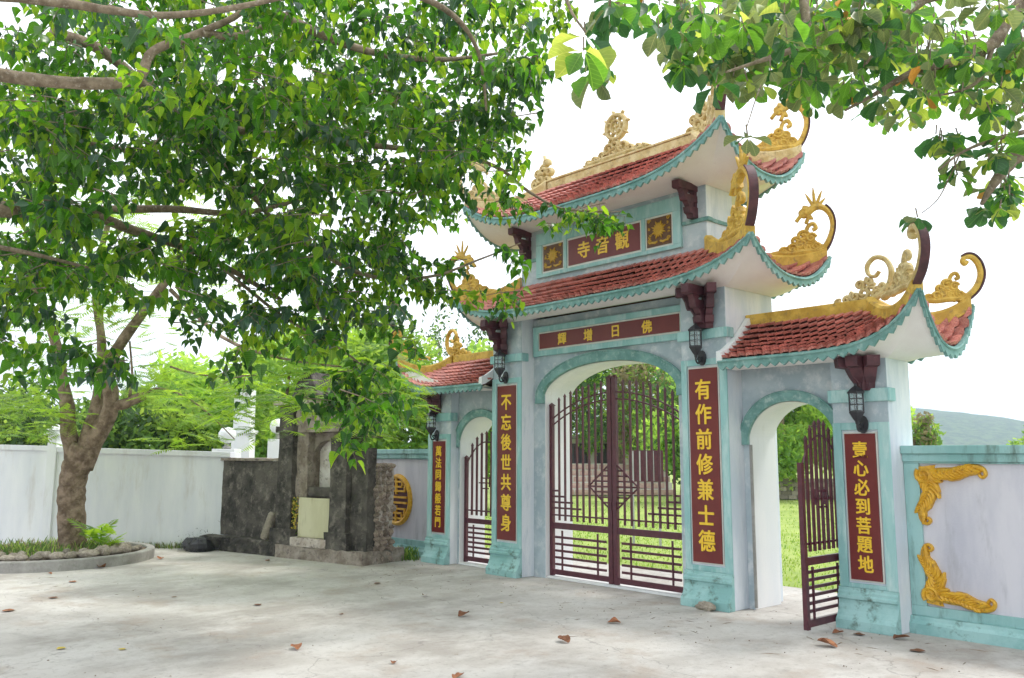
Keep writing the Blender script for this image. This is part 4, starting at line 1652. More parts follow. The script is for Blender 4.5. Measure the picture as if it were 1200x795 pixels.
# leaning round stone post
lean = MB()
b0 = SO + E1 * 2.43 + E2 * .18 + Z * .235
t0 = SO + E1 * 2.33 + E2 * .26 + Z * .66
lean.tube([b0, b0.lerp(t0, .1), b0.lerp(t0, .5), b0.lerp(t0, .93), t0], [.078, .088, .086, .082, .062], 14)
tag(lean.build('stone_post', 'river_stone', smooth=False, loc=b0), 'short beige rounded stone post leaning against the dark shrine wall', 'stone post')

# dark heap at the wall corner (burnt brush)
hp = MB()
q = random.Random(11)
for k in range(900):
    c_ = V((-7.35, -1.95, 0)) + V((q.gauss(0, .22), q.gauss(0, .16), abs(q.gauss(0, .11))))
    a = q.uniform(0, 6.28)
    l = q.uniform(.03, .09)
    d_ = V((math.cos(a), math.sin(a), q.uniform(-.3, .9))) * l
    s_ = V((-math.sin(a), math.cos(a), 0)) * .012
    hp.add([c_, c_ + s_, c_ + d_], [(0, 1, 2)])
hp.blob((-7.35, -1.95, .06), (.34, .26, .16), 4, .3, 12, 8)
tag(hp.build('brush_heap', 'black_metal', loc=(-7.35, -1.95, 0)), 'low black heap of burnt brush at the foot of the white wall', 'brush heap', kind='thing')

# small stones beside the rubble pier
for k, (px, py, r_, lab) in enumerate(((441, 655, .07, 'tan stone at the foot of the rubble pier, nearest the shrine'), (449, 659, .06, 'middle of three tan stones lying between shrine and turquoise wall'),
                                       (462, 655, .07, 'tan stone lying closest to the turquoise wall base'), (432, 659, .06, 'brown stone tucked against the end of the dark plinth'))):
    c_ = at(px, py, 1)
    d_ = (c_ - CAM)
    c_ = CAM + d_ * (-(CAM.z) / d_.z)
    b_ = MB().blob((c_.x, c_.y, r_ * .5), (r_ * 1.2, r_, r_ * .75), k + 3, .3, 10, 7)
    tag(b_.build('stone', 'rubble', loc=(c_.x, c_.y, 0)), lab, 'stone', 'loose stones beside the shrine')
# the mossy stone at the foot of the right main pillar
b_ = MB().blob((1.70, -.19, .04), (.10, .055, .05), 8, .35, 12, 8)
tag(b_.build('stone', 'river_stone', loc=(1.70, -.19, 0)), 'mossy brown stone resting against the base of the right main pillar', 'stone')

# ================================================================== PLANTER AND TREE
PC = V((-7.46, -4.22, 0))
PR = 1.50
pl = thing('tree_planter', 'round concrete planter kerb around the trunk by the white wall', 'planter', PC)
k_ = MB()
prof = [(PR, 0), (PR, .135), (PR - .012, .15), (PR - .11, .15), (PR - .12, .135), (PR - .12, 0)]
n = 72
P = []
for i in range(n):
    t = 2 * math.pi * i / n
    for r_, z_ in prof:
        P.append(PC + V((r_ * math.cos(t), r_ * math.sin(t), z_)))
fs = []
kk = len(prof)
for i in range(n):
    for j in range(kk - 1):
        a, b = i * kk + j, ((i + 1) % n) * kk + j
        fs.append((a, b, b + 1, a + 1))
k_.add(P, fs)
k_.build('kerb_ring', 'kerb_concrete', pl)
s_ = MB()
P = [PC + V((0, 0, .16))]
q = random.Random(2)
for r_ in (.4, .8, 1.15, PR - .12):
    for i in range(36):
        t = 2 * math.pi * i / 36
        P.append(PC + V((r_ * math.cos(t), r_ * math.sin(t), .16 - .05 * (r_ / 1.4) ** 2 + q.uniform(-.015, .015))))
fs = [(0, 1 + i, 1 + (i + 1) % 36) for i in range(36)]
for j in range(3):
    for i in range(36):
        a, b = 1 + j * 36 + i, 1 + j * 36 + (i + 1) % 36
        fs.append((a, a + 36, b + 36, b))
s_.add(P, fs)
s_.build('soil', 'soil', pl)

RS = []
for k in range(6):
    b_ = MB()
    b_.blob((0, 0, 0), (.5, .5, .5), k + 90, .22, 12, 8)
    RS.append(b_.mesh('rock', 'river_stone', smooth=True))
q = random.Random(21)
nrock = 0
for ring_r, cnt in ((PR - .20, 38), (PR - .36, 30), (PR - .54, 20)):
    for i in range(cnt):
        t = 2 * math.pi * (i + q.uniform(-.25, .25)) / cnt
        dirc = V((math.cos(t), math.sin(t), 0))
        if dirc.dot(WN) < -.25:
            continue
        sz = V((q.uniform(.10, .25), q.uniform(.09, .16), q.uniform(.08, .15)))
        c_ = PC + dirc * ring_r + Z * (.15 + sz.z * .30)
        o = bpy.data.objects.new('rock', RS[q.randrange(6)])
        col.objects.link(o)
        o.matrix_world = Matrix.Translation(c_) @ Matrix.Rotation(t + math.pi / 2 + q.uniform(-.5, .5), 4, 'Z') @ Matrix.Diagonal((sz.x, sz.y, sz.z, 1))
        tag(o, 'rounded grey-brown rock lying in the ring of rocks inside the planter kerb', 'rock', 'rocks ringed inside the planter kerb')


# ---- leaf shapes
def add_leaf(mb, base, d, nrm, L_, W_, mi, shape='heart', droop=.12, fold=.16):
    d = d.normalized()
    s = d.cross(nrm)
    if s.length < 1e-4:
        s = d.cross(V((.3, .5, .8)))
    s.normalize()
    n_ = s.cross(d)
    if shape == 'heart':
        pr = [(0, 0), (.03, .24), (.14, .43), (.30, .48), (.48, .39), (.66, .21), (.82, .07), (1.0, 0)]
    elif shape == 'obov':
        pr = [(0, 0.015), (.18, .09), (.38, .22), (.58, .37), (.75, .45), (.88, .40), (.97, .20), (1.0, 0)]
    else:
        pr = [(0, 0), (.25, .30), (.55, .34), (.85, .14), (1.0, 0)]
    P = []
    uv = []
    k = len(pr)
    wob = .5 + .5 * math.sin(base.x * 91 + base.y * 57 + base.z * 73)
    for t, w_ in pr:
        P.append(base + d * (L_ * t) - n_ * (droop * L_ * t * t))
        uv.append((t, .5))
    for sg in (1, -1):
        for t, w_ in pr[1:-1]:
            ruf = .05 * W_ * math.sin(t * 11 + wob * 6 + sg)
            P.append(base + d * (L_ * t) + s * (sg * w_ * W_ * (1 - .25 * fold)) + n_ * (fold * W_ * w_ * 2 + ruf - droop * L_ * t * t))
            uv.append((t, .5 + sg * w_))
    m1 = k - 2
    fs = []
    for side in (0, 1):
        o = k + side * m1
        idx = [0] + [o + i for i in range(m1)] + [k - 1]
        for i in range(k - 1):
            a, b = i, i + 1
            c, e = idx[i + 1], idx[i]
            f = [a, b]
            if c != b:
                f.append(c)
            if e != a:
                f.append(e)
            if len(f) >= 3:
                fs.append(tuple(f) if side == 0 else tuple(f[::-1]))
    mb.add(P, fs, mi, uv)


LEAFMESH = {}


def leaf_mesh(shape, mat, droop):
    key = (shape, mat, droop)
    if key not in LEAFMESH:
        m_ = MB()
        add_leaf(m_, V((0, 0, 0)), Y, Z, 1, 1, 0, shape, droop, droop * 1.6)
        LEAFMESH[key] = m_.mesh('leaf', mat, smooth=True)
    return LEAFMESH[key]


def leaf_obj(parent, base, d, nrm, L_, W_, shape, mat, droop):
    d = d.normalized()
    s = d.cross(nrm).normalized()
    n_ = s.cross(d)
    mw = Matrix((s * W_, d * L_, n_ * L_)).transposed().to_4x4()
    mw.translation = base
    return inst('leaf', leaf_mesh(shape, mat, droop), mw, parent)


def limb(mb, pts, r0, r1, n=9, sub=5, seed=0):
    q = random.Random(seed)
    sp = smoothpath(pts, sub)
    k = len(sp)
    mb.tube(sp, [(r0 + (r1 - r0) * i / (k - 1)) * q.uniform(.94, 1.06) for i in range(k)], n)


# planter tree (feathery leaves)
TB = V((-7.45, -3.72, .1))
ft = thing('flame_tree', 'stout grey-brown tree with feathery leaves growing in the round planter', 'tree', (TB.x, TB.y, 0))
DT = (TB - CAM).dot(FW)


def tp(px, py, dd=0):
    return at(px, py, DT + dd)


tk = MB()
limb(tk, [tp(85, 642), tp(84, 610), tp(84, 575), tp(90, 545), tp(100, 522)], .205, .20, 16, 6, 1)
limb(tk, [tp(86, 560), tp(86, 530), tp(80, 505), tp(79, 478), tp(74, 450), tp(66, 405), tp(50, 360), tp(20, 300)], .15, .05, 10, 5, 2)
limb(tk, [tp(98, 540), tp(103, 510), tp(112, 482, .2), tp(117, 450, .3), tp(119, 400, .4), tp(112, 330, .6), tp(130, 250, .8)], .135, .04, 10, 5, 3)
limb(tk, [tp(98, 548), tp(112, 515), tp(128, 485), tp(130, 460), tp(126, 435), tp(140, 405), tp(165, 370), tp(203, 318), tp(240, 270)], .155, .05, 10, 5, 4)
limb(tk, [tp(130, 476), tp(145, 474), tp(158, 468), tp(169, 464)], .085, .07, 10, 4, 5)
limb(tk, [tp(168, 466), tp(180, 456), tp(200, 458), tp(225, 470), tp(250, 490), tp(275, 515)], .022, .008, 6, 4, 6)
limb(tk, [tp(152, 470), tp(153, 455), tp(155, 440), tp(152, 400)], .03, .015, 6, 4, 7)
limb(tk, [tp(170, 365), tp(185, 350), tp(195, 340)], .05, .03, 6, 3, 8)
limb(tk, [tp(200, 340), tp(260, 395, -1), tp(330, 420, -2), tp(400, 430, -2.6)], .035, .012, 6, 4, 9)
limb(tk, [tp(200, 430), tp(240, 440, -.5), tp(300, 440, -1)], .018, .008, 5, 3, 10)
tk.build('trunk', 'bark', ft, smooth=True)


def frond(mb, base, d, L_, mi, q):
    """one bipinnate leaf: paired pinnae of small leaflets along a drooping rachis."""
    d = d.normalized()
    side = d.cross(Z)
    if side.length < .1:
        side = X.copy()
    side.normalize()
    n = 12
    for i in range(1, n + 1):
        t = i / n
        p = base + d * (L_ * t) - Z * (.18 * L_ * t * t)
        pl_ = L_ * .36 * math.sin(math.pi * (.12 + .8 * t)) + .01
        for sg in (-1, 1):
            dd = (side * sg + d * .55 - Z * q.uniform(.0, .25)).normalized()
            up_ = dd.cross(d).normalized()
            wv = d * (.09 * pl_ + .003)
            e = p + dd * pl_ - Z * (.12 * pl_)
            mb.add([p, p.lerp(e, .35) + wv, e, p.lerp(e, .4) - wv], [(0, 1, 2), (0, 2, 3)], mi)
    mb.add([base, base + side * .004, base + d * L_ - Z * .18 * L_], [(0, 1, 2)], mi)


fm = MB()
q = random.Random(31)
blobs = [(250, 465, 75, 34, -1, 80), (225, 515, 40, 12, -.5, 16), (330, 430, 60, 60, -2, 120), (430, 455, 70, 55, -2.4, 150), (30, 485, 60, 35, 0, 130), (120, 400, 90, 45, .5, 80),
         (60, 330, 90, 70, 0, 150), (200, 300, 110, 90, .5, 200), (380, 380, 60, 30, -2, 60), (110, 200, 140, 110, 0, 160), (300, 480, 45, 35, -1.5, 60), (180, 440, 60, 20, 0, 50)]
for (cx, cy, rx, ry, dd, cnt) in blobs:
    for k in range(cnt):
        a = q.uniform(0, 6.28)
        r_ = math.sqrt(q.random())
        b = tp(cx + rx * r_ * math.cos(a), cy + ry * r_ * math.sin(a), dd + q.uniform(-.9, .9))
        az = q.uniform(0, 6.28)
        frond(fm, b, V((math.cos(az), math.sin(az), q.uniform(-.35, .25))), q.uniform(.28, .5), q.choice((0, 0, 0, 1)), q)
tag(fm.build('crown', ['feather_light', 'feather_mid'], ft), kind='stuff')

# fern and grass in the planter
fe = MB()
q = random.Random(5)
FB = at(118, 630, (PC - CAM).dot(FW) + .1)
FB.z = .15
for k in range(26):
    az = q.uniform(0, 6.28)
    frond(fe, FB + V((q.gauss(0, .08), q.gauss(0, .08), q.uniform(0, .28))), V((math.cos(az), math.sin(az), q.uniform(.3, 1.0))), q.uniform(.25, .48), q.choice((0, 0, 1)), q)
fe.tube([FB, FB + V((.02, 0, .35))], .012, 5, 1)
tag(fe.build('fern', ['feather_light', 'feather_mid'], loc=FB), 'bright green feathery seedling growing right of the planter tree trunk', 'plant')


def grass(name, mats, centre_fn, count, h0, h1, label, q, w0=.006):
    gm = MB()
    for k in range(count):
        b = centre_fn(q)
        az = q.uniform(0, 6.28)
        h = q.uniform(h0, h1)
        ln = V((math.cos(az), math.sin(az), 0)) * h * q.uniform(.15, .6)
        s = V((-math.sin(az), math.cos(az), 0)) * w0
        gm.add([b - s, b + s, b + ln * .4 + Z * h * .65 + s * .6, b + ln + Z * h], [(0, 1, 2), (0, 2, 3)], q.randrange(len(mats)))
    return tag(gm.build(name, mats), label, 'grass', kind='stuff')


def in_planter(q):
    t = q.uniform(0, 6.28)
    r_ = (PR - .5) * math.sqrt(q.random())
    return PC + V((r_ * math.cos(t), r_ * math.sin(t), .14))


grass('grass', ['grass_blade', 'grass_dark', 'bush_tan', 'grass_dark'], in_planter, 1300, .05, .17, 'mixed green grass growing inside the tree planter', random.Random(8))


def wall_foot(q):
    return W0 + WD * q.uniform(-2.3, -.6) + WN * abs(q.gauss(.03, .10)) + Z * 0


grass('weeds', ['grass_blade', 'bush_tan', 'grass_dark'], wall_foot, 500, .03, .13, 'yellowed weeds along the foot of the white wall', random.Random(9))


def by_pier(q):
    return V((-4.05 + q.gauss(0, .12), -.02 + q.gauss(0, .10), 0))


grass('weeds', ['grass_blade', 'grass_dark'], by_pier, 260, .06, .22, 'small green weeds between the rubble pier and the turquoise wall', random.Random(10), .010)

# pink terracotta shard and small litter handled with the fallen leaves below


# ================================================================== OVERHANGING BODHI TREE (upper left)
bt = thing('bodhi_tree', 'big spreading tree with heart-shaped drooping leaves overhanging the courtyard from the left', 'tree', (-1.2, -11.0, 0))
bk = MB()
limb(bk, [(-1.2, -11.0, -.02), (-1.15, -10.9, 1.5), (-1.0, -10.6, 3.0), (-.6, -10.2, 4.2)], .42, .28, 14, 6, 20)
limb(bk, [(-.6, -10.2, 4.2), at(-120, 60, 5.0), at(0, 88, 5.4), at(100, 98, 5.5), at(160, 92, 5.6), at(180, 60, 5.7), at(235, 38, 5.8), at(290, 8, 6.0), at(330, -60, 6.2)], .055, .016, 10, 6, 21)
limb(bk, [(-.6, -10.2, 4.2), at(-100, -10, 4.8), at(60, 2, 5.0), at(130, 12, 5.1), at(200, 18, 5.2), at(300, 4, 5.3), at(420, -30, 5.6), at(520, -60, 6.0)], .036, .010, 9, 6, 22)
limb(bk, [(-1.0, -10.6, 3.0), at(-120, 240, 7), at(0, 248, 7.2), at(100, 252, 7.4), at(150, 268, 7.5), at(200, 285, 7.7), at(250, 305, 7.8), at(330, 352, 8.0)], .07, .02, 9, 6, 23)
limb(bk, [at(0, 242, 7.2), at(90, 246, 7.3), at(200, 245, 7.4), at(280, 250, 7.5), at(350, 235, 7.7)], .05, .015, 7, 5, 24)
limb(bk, [at(-60, 280, 6.6), at(20, 294, 6.7), at(80, 308, 6.8), at(140, 325, 6.9)], .025, .01, 6, 5, 25)
limb(bk, [at(235, 38, 5.8), at(280, 42, 6.0), at(330, 20, 6.3), at(380, -10, 6.5)], .03, .012, 7, 5, 26)
limb(bk, [at(60, 40, 6.5), at(120, 60, 6.8), at(200, 130, 7.2), at(260, 190, 7.6), at(320, 260, 7.8), at(360, 340, 8.0), at(400, 400, 8.2)], .05, .010, 7, 5, 27)
limb(bk, [at(200, 140, 7.2), at(330, 160, 7.6), at(430, 170, 8.0), at(520, 180, 8.2), at(580, 195, 8.4), at(620, 225, 8.5), at(660, 245, 8.6), at(715, 248, 8.7)], .04, .006, 7, 5, 28)
limb(bk, [at(320, 260, 7.8), at(420, 320, 8.0), at(500, 325, 8.1), at(560, 305, 8.2), at(610, 285, 8.3)], .025, .005, 6, 5, 29)
limb(bk, [at(330, 20, 6.3), at(430, 60, 6.8), at(520, 70, 7.2), at(600, 60, 7.6)], .04, .01, 6, 5, 30)
limb(bk, [at(420, -30, 5.6), at(520, 10, 6.2), at(560, 60, 6.6), at(570, 130, 6.9)], .03, .01, 6, 5, 31)
limb(bk, [at(250, 305, 7.8), at(330, 370, 7.9), at(400, 410, 8.0), at(450, 450, 8.1)], .02, .006, 6, 5, 32)
limb(bk, [at(40, 160, 6.5), at(160, 180, 6.9), at(220, 215, 7.1), at(300, 220, 7.5)], .025, .008, 6, 5, 33)
bk.build('trunk', 'twig_bark', bt, smooth=True)

LM = ['leaf_dark', 'leaf_mid', 'leaf_light', 'leaf_blue']
cr_mb = MB()
q = random.Random(77)
# (cx, cy, rx, ry, near, far, clusters)
masses = [(80, 50, 150, 100, 5.2, 8.8, 38), (250, 50, 130, 100, 5.4, 9.0, 40), (420, 50, 130, 95, 6.0, 9.2, 42), (550, 35, 90, 75, 6.4, 9.2, 21), (620, 5, 40, 26, 6.6, 9.0, 6),
          (100, 170, 150, 80, 5.8, 9.0, 38), (270, 175, 130, 95, 6.0, 9.2, 44), (420, 170, 115, 85, 6.4, 9.2, 38), (530, 130, 80, 70, 6.8, 9.0, 21), (600, 90, 38, 55, 7.0, 9.0, 8), (585, 175, 32, 30, 7.6, 9.0, 6),
          (40, 265, 85, 45, 6.2, 8.4, 21), (20, 330, 50, 40, 6.2, 8.4, 9), (100, 300, 70, 24, 6.6, 8.6, 8), (30, 130, 70, 60, 6.0, 9.0, 14), (260, 275, 110, 60, 6.4, 9.0, 30), (385, 280, 95, 62, 6.6, 9.0, 30), (455, 215, 50, 30, 7.0, 8.8, 9), (285, 365, 70, 36, 6.8, 8.6, 12), (405, 355, 60, 40, 6.8, 8.8, 17),
          (455, 300, 22, 24, 7.4, 8.6, 3), (505, 322, 52, 20, 7.8, 8.6, 6), (560, 348, 45, 10, 8.0, 8.5, 3), (418, 450, 40, 52, 6.8, 8.2, 10), (448, 485, 22, 32, 7.0, 8.2, 4), (278, 425, 18, 22, 5.9, 6.4, 2), (372, 392, 34, 18, 6.8, 8.2, 3),
          (30, 370, 50, 40, 6.4, 7.8, 6), (60, 415, 40, 18, 6.4, 7.6, 3), (140, 330, 90, 20, 6.4, 8, 5), (600, 232, 38, 12, 8.4, 8.8, 3), (690, 250, 36, 9, 8.5, 8.8, 5), (555, 228, 26, 16, 7.8, 8.8, 2), (590, 298, 22, 12, 8.2, 8.5, 2), (640, 262, 8, 6, 8.4, 8.6, 1), (150, 428, 40, 12, 6.4, 7.2, 2),
          (215, 120, 210, 120, 8.6, 9.8, 40), (420, 170, 170, 130, 8.8, 9.8, 38), (480, 395, 10, 16, 7.4, 8.0, 1), (408, 512, 20, 12, 7.2, 7.8, 1)]
single = 0
cands = []
MIX = (26, 37, 30, 7)
for (cx, cy, rx, ry, d0, d1, cnt) in masses:
    for c in range(cnt):
        a = q.uniform(0, 6.28)
        r_ = math.sqrt(q.random()) * q.uniform(.85, 1.04)
        dep = q.uniform(d0, d1)
        px, py = cx + rx * r_ * math.cos(a), cy + ry * r_ * math.sin(a)
        hub = at(px, py, dep)
        baz = q.uniform(0, 6.28)
        axis = V((math.cos(baz), math.sin(baz), q.uniform(-.35, .15))).normalized()
        spray = q.randrange(4, 7) if rx > 30 else q.randrange(2, 4)
        span = .42 if rx > 30 else .14
        cr_mb.tube([hub - axis * span * .5, hub, hub + axis * span * .5 - Z * .03], [.006, .004, .002], 4, 4, cap=False)
        tone0 = q.choices((0, 1, 2, 3), MIX)[0]
        for c2 in range(spray):
            f_ = (c2 + .5) / spray - .5
            tip = hub + axis * (span * f_ * 1.1) + V((q.gauss(0, .03), q.gauss(0, .03), q.gauss(0, .03)))
            az = baz + (1.2 if c2 % 2 else -1.2) + q.uniform(-.5, .5)
            tw = V((math.cos(az) * .7, math.sin(az) * .7, q.uniform(-.8, -.1))).normalized()
            L_ = q.uniform(.12, .26)
            n_ = q.randrange(5, 9)
            cr_mb.tube([tip, tip + tw * L_ * .5 - Z * .01, tip + tw * L_ - Z * .04], [.003, .0025, .0012], 3, 4, cap=False)
            szf = q.uniform(.75, 1.2)
            for i in range(n_):
                t = (i + .6) / n_
                b = tip + tw * (L_ * t) - Z * (.04 * t * t)
                a2 = az + (1.3 if i % 2 else -1.3) + q.uniform(-.7, .7)
                d_ = V((math.cos(a2) * .6, math.sin(a2) * .6, q.uniform(-1.25, .05)))
                nrm = V((math.cos(a2), math.sin(a2), .5)) + V((q.uniform(-.7, .7), q.uniform(-.7, .7), q.uniform(-.4, .4)))
                ln = q.uniform(.062, .130) * szf
                stem = b + d_.normalized() * .022
                mi = tone0 if q.random() < .5 else q.choices((0, 1, 2, 3), MIX)[0]
                cands.append((dep, stem, d_, nrm, ln, ln * q.uniform(.66, .88), mi))
print('bodhi leaves', len(cands))
vis_rank = sorted(range(len(cands)), key=lambda i: cands[i][0])[:300]
vs_ = set(vis_rank)
for i, (dep, b, d_, nrm, ln, wd_, mi) in enumerate(cands):
    if i in vs_:
        leaf_obj(bt, b, d_, nrm, ln, wd_, 'heart', LM[mi], (.10, .24)[i % 2])
    else:
        add_leaf(cr_mb, b, d_, nrm, ln, wd_ * (1.06 - .25 * (i % 3) / 3), mi, 'heart', (.08, .18, .30)[i % 3], (.10, .28, .50, .75)[i % 4])
tag(cr_mb.build('crown', LM + ['twig_bark'], bt, smooth=True), kind='stuff')

# ================================================================== TROPICAL ALMOND (upper right)
al = thing('almond_tree', 'tropical almond tree with large paddle leaves reaching in from the upper right', 'tree', (11.5, -2.5, 0))
ab = MB()
limb(ab, [(11.5, -2.5, -.02), (11.4, -2.6, 2.0), (11.2, -2.9, 4.0), (10.6, -3.3, 5.4)], .32, .22, 14, 6, 40)
limb(ab, [(11.2, -2.9, 4.0), at(1330, 130, 6.2), at(1200, 178, 6.0), at(1180, 195, 5.9), at(1165, 215, 5.8), at(1150, 240, 5.8)], .10, .012, 8, 6, 41)
limb(ab, [(10.6, -3.3, 5.4), at(1290, -60, 6.4), at(1195, 5, 6.2), at(1165, 50, 6.1), at(1120, 72, 6.0), at(1070, 85, 6.0), at(1030, 108, 6.1), at(990, 130, 6.2)], .07, .008, 7, 6, 42)
limb(ab, [at(1290, -60, 6.4), at(1180, -20, 6.0), at(1100, -5, 5.8), at(1070, 10, 5.7), at(1040, 40, 5.6), at(1015, 75, 5.5)], .05, .008, 7, 6, 43)
limb(ab, [at(1180, -20, 6.0), at(1040, -40, 5.8), at(950, -20, 5.6), at(945, 40, 5.4), at(925, 60, 5.3), at(890, 72, 5.2), at(850, 85, 5.1)], .05, .006, 7, 6, 44)
limb(ab, [at(1040, -40, 5.8), at(900, -50, 5.4), at(800, -50, 5.0), at(760, -20, 4.8), at(720, 5, 4.6)], .04, .008, 7, 6, 45)
limb(ab, [at(800, -50, 5.0), at(700, -60, 4.5), at(665, -20, 4.3), at(668, 10, 4.2), at(686, 38, 4.1)], .02, .004, 6, 6, 46)
limb(ab, [at(892, 100, 5.0), at(885, 118, 4.9), at(878, 140, 4.8), at(874, 152, 4.8)], .004, .003, 5, 4, 47)
limb(ab, [at(1165, 50, 6.1), at(1150, 90, 6.0), at(1130, 105, 6.0), at(1100, 112, 6.0)], .02, .006, 6, 5, 48)
limb(ab, [at(1200, 155, 6.0), at(1160, 165, 5.9), at(1125, 180, 5.8), at(1100, 200, 5.8)], .02, .005, 6, 5, 49)
limb(ab, [at(1125, 180, 5.8), at(1112, 210, 5.9), at(1098, 235, 6.0), at(1080, 250, 6.1)], .006, .003, 5, 4, 50)
ab.build('trunk', 'twig_bark', al, smooth=True)
AM = ['almond_dark', 'almond_mid', 'almond_light', 'almond_grey', 'orange_leaf']
am = MB()
q = random.Random(55)
aml = [(1100, 20, 120, 55, 5.2, 8.0, 94), (980, 20, 90, 50, 5.0, 7.5, 69), (880, 20, 80, 38, 4.8, 7.0, 44), (900, 70, 60, 35, 5.0, 7.0, 22), (960, 85, 50, 40, 5.4, 7.5, 26), (1040, 90, 60, 40, 5.6, 8.0, 33), (1130, 80, 70, 45, 5.6, 7.6, 44), (1190, 110, 40, 50, 5.6, 7.2, 24),
       (1180, 180, 26, 30, 5.6, 6.6, 11), (1175, 235, 22, 22, 5.6, 6.4, 9), (1120, 190, 14, 16, 5.7, 6.2, 4), (1100, 160, 10, 10, 5.8, 6.2, 2), (780, 15, 45, 22, 4.6, 6.0, 16), (805, 60, 28, 22, 5.4, 6.2, 9), (715, 8, 30, 16, 4.3, 4.8, 7), (690, 55, 9, 16, 4.1, 4.4, 3), (700, 85, 8, 8, 4.6, 4.9, 2),
       (1076, 256, 2, 2, 6.1, 6.12, 1), (1115, 165, 18, 10, 5.8, 6.2, 3), (838, 98, 8, 6, 4.9, 5.1, 1), (875, 160, 3, 3, 4.78, 4.82, 1), (1060, 130, 60, 12, 7.0, 8.5, 9), (850, 55, 70, 30, 6, 7.5, 20)]
cands = []
for (cx, cy, rx, ry, d0, d1, cnt) in aml:
    for c in range(cnt):
        a = q.uniform(0, 6.28)
        r_ = math.sqrt(q.random())
        dep = q.uniform(d0, d1)
        tip = at(cx + rx * r_ * math.cos(a), cy + ry * r_ * math.sin(a), dep)
        n_ = q.randrange(4, 8)
        ph = q.uniform(0, 6.28)
        tilt = V((q.uniform(-.4, .4), q.uniform(-.4, .4), 1)).normalized()
        base_L = q.uniform(.15, .20) if q.random() < .45 else q.uniform(.09, .14)
        tone = q.choices((0, 1, 2, 3), (30, 34, 12, 24))[0]
        am.tube([tip + Z * .12 - tilt * .05, tip], .005, 4, 5, cap=False)
        for i in range(n_):
            aa = ph + 2 * math.pi * i / n_ + q.uniform(-.3, .3)
            d_ = V((math.cos(aa), math.sin(aa), q.uniform(-1.4, .1)))
            nrm = tilt + V((q.uniform(-.5, .5), q.uniform(-.5, .5), 0))
            ln = base_L * q.uniform(.75, 1.1)
            mi = tone if q.random() < .6 else q.choices((0, 1, 2, 3, 4), (30, 34, 12, 24, 1.2))[0]
            cands.append((dep, tip + d_.normalized() * .015, d_, nrm, ln, ln * q.uniform(.58, .72), mi))
vs_ = set(sorted(range(len(cands)), key=lambda i: cands[i][0] / cands[i][4])[:300])
for i, (dep, b, d_, nrm, ln, wd_, mi) in enumerate(cands):
    if i in vs_:
        leaf_obj(al, b, d_, nrm, ln, wd_, 'obov', AM[mi], .22)
    else:
        add_leaf(am, b, d_, nrm, ln, wd_, mi, 'obov', (.15, .3)[i % 2], (.12, .3, .45)[i % 3])
tag(am.build('crown', AM + ['twig_bark'], al, smooth=True), kind='stuff')


# ================================================================== BACKGROUND TREES
def bg_tree(c, rx, ry, rz, zc, count, mats, label, cat='tree', name='tree', leaf=.16, group=None, seed=0, trunk=True, clumps=26):
    q = random.Random(seed)
    root = thing(name, label, cat, (c[0], c[1], 0), group)
    cm = MB()
    cen = []
    for k in range(clumps):
        a = q.uniform(0, 6.28)
        u = q.uniform(-1, 1)
        r_ = q.uniform(.45, .92)
        s_ = math.sqrt(1 - u * u)
        cen.append((V((c[0] + rx * r_ * s_ * math.cos(a), c[1] + ry * r_ * s_ * math.sin(a), zc + rz * r_ * u)), q.uniform(.22, .42), q.randrange(len(mats))))
    for k in range(count):
        cc, rr, tone = cen[q.randrange(clumps)]
        d_ = V((q.gauss(0, 1), q.gauss(0, 1), q.gauss(0, 1))).normalized() * (q.random() ** .4)
        p = cc + V((d_.x * rx * rr, d_.y * ry * rr, d_.z * rz * rr))
        if p.z < .02:
            continue
        n1 = V((q.gauss(0, 1), q.gauss(0, 1), q.gauss(.3, 1))).normalized()
        u_ = n1.cross(V((q.uniform(-1, 1), q.uniform(-1, 1), .4))).normalized() * leaf * q.uniform(.5, 1.1)
        v_ = n1.cross(u_).normalized() * leaf * q.uniform(.25, .5)
        cm.add([p - u_, p - v_, p + u_, p + v_], [(0, 1, 2, 3)], tone if q.random() < .7 else q.randrange(len(mats)))
    tag(cm.build('crown', mats, root), kind='stuff')
    if trunk:
        t_ = MB()
        limb(t_, [(c[0], c[1], -.04), (c[0] + .1, c[1], zc * .5), (c[0], c[1] + .1, zc)], .18, .09, 8, 4, seed)
        for k in range(5):
            cc = cen[k][0]
            limb(t_, [(c[0], c[1], zc * q.uniform(.4, .8)), tuple(V((c[0], c[1], zc)).lerp(cc, .5)), tuple(cc)], .07, .02, 6, 3, seed + k)
        t_.build('trunk', 'bark', root, smooth=True)
    return root


BM = ['bush_light', 'bush_mid', 'bush_dark']
BL = ['bush_light', 'bush_light', 'bush_mid']


def gp(px, depth):
    p = at(px, 520, depth)
    return (p.x, p.y)


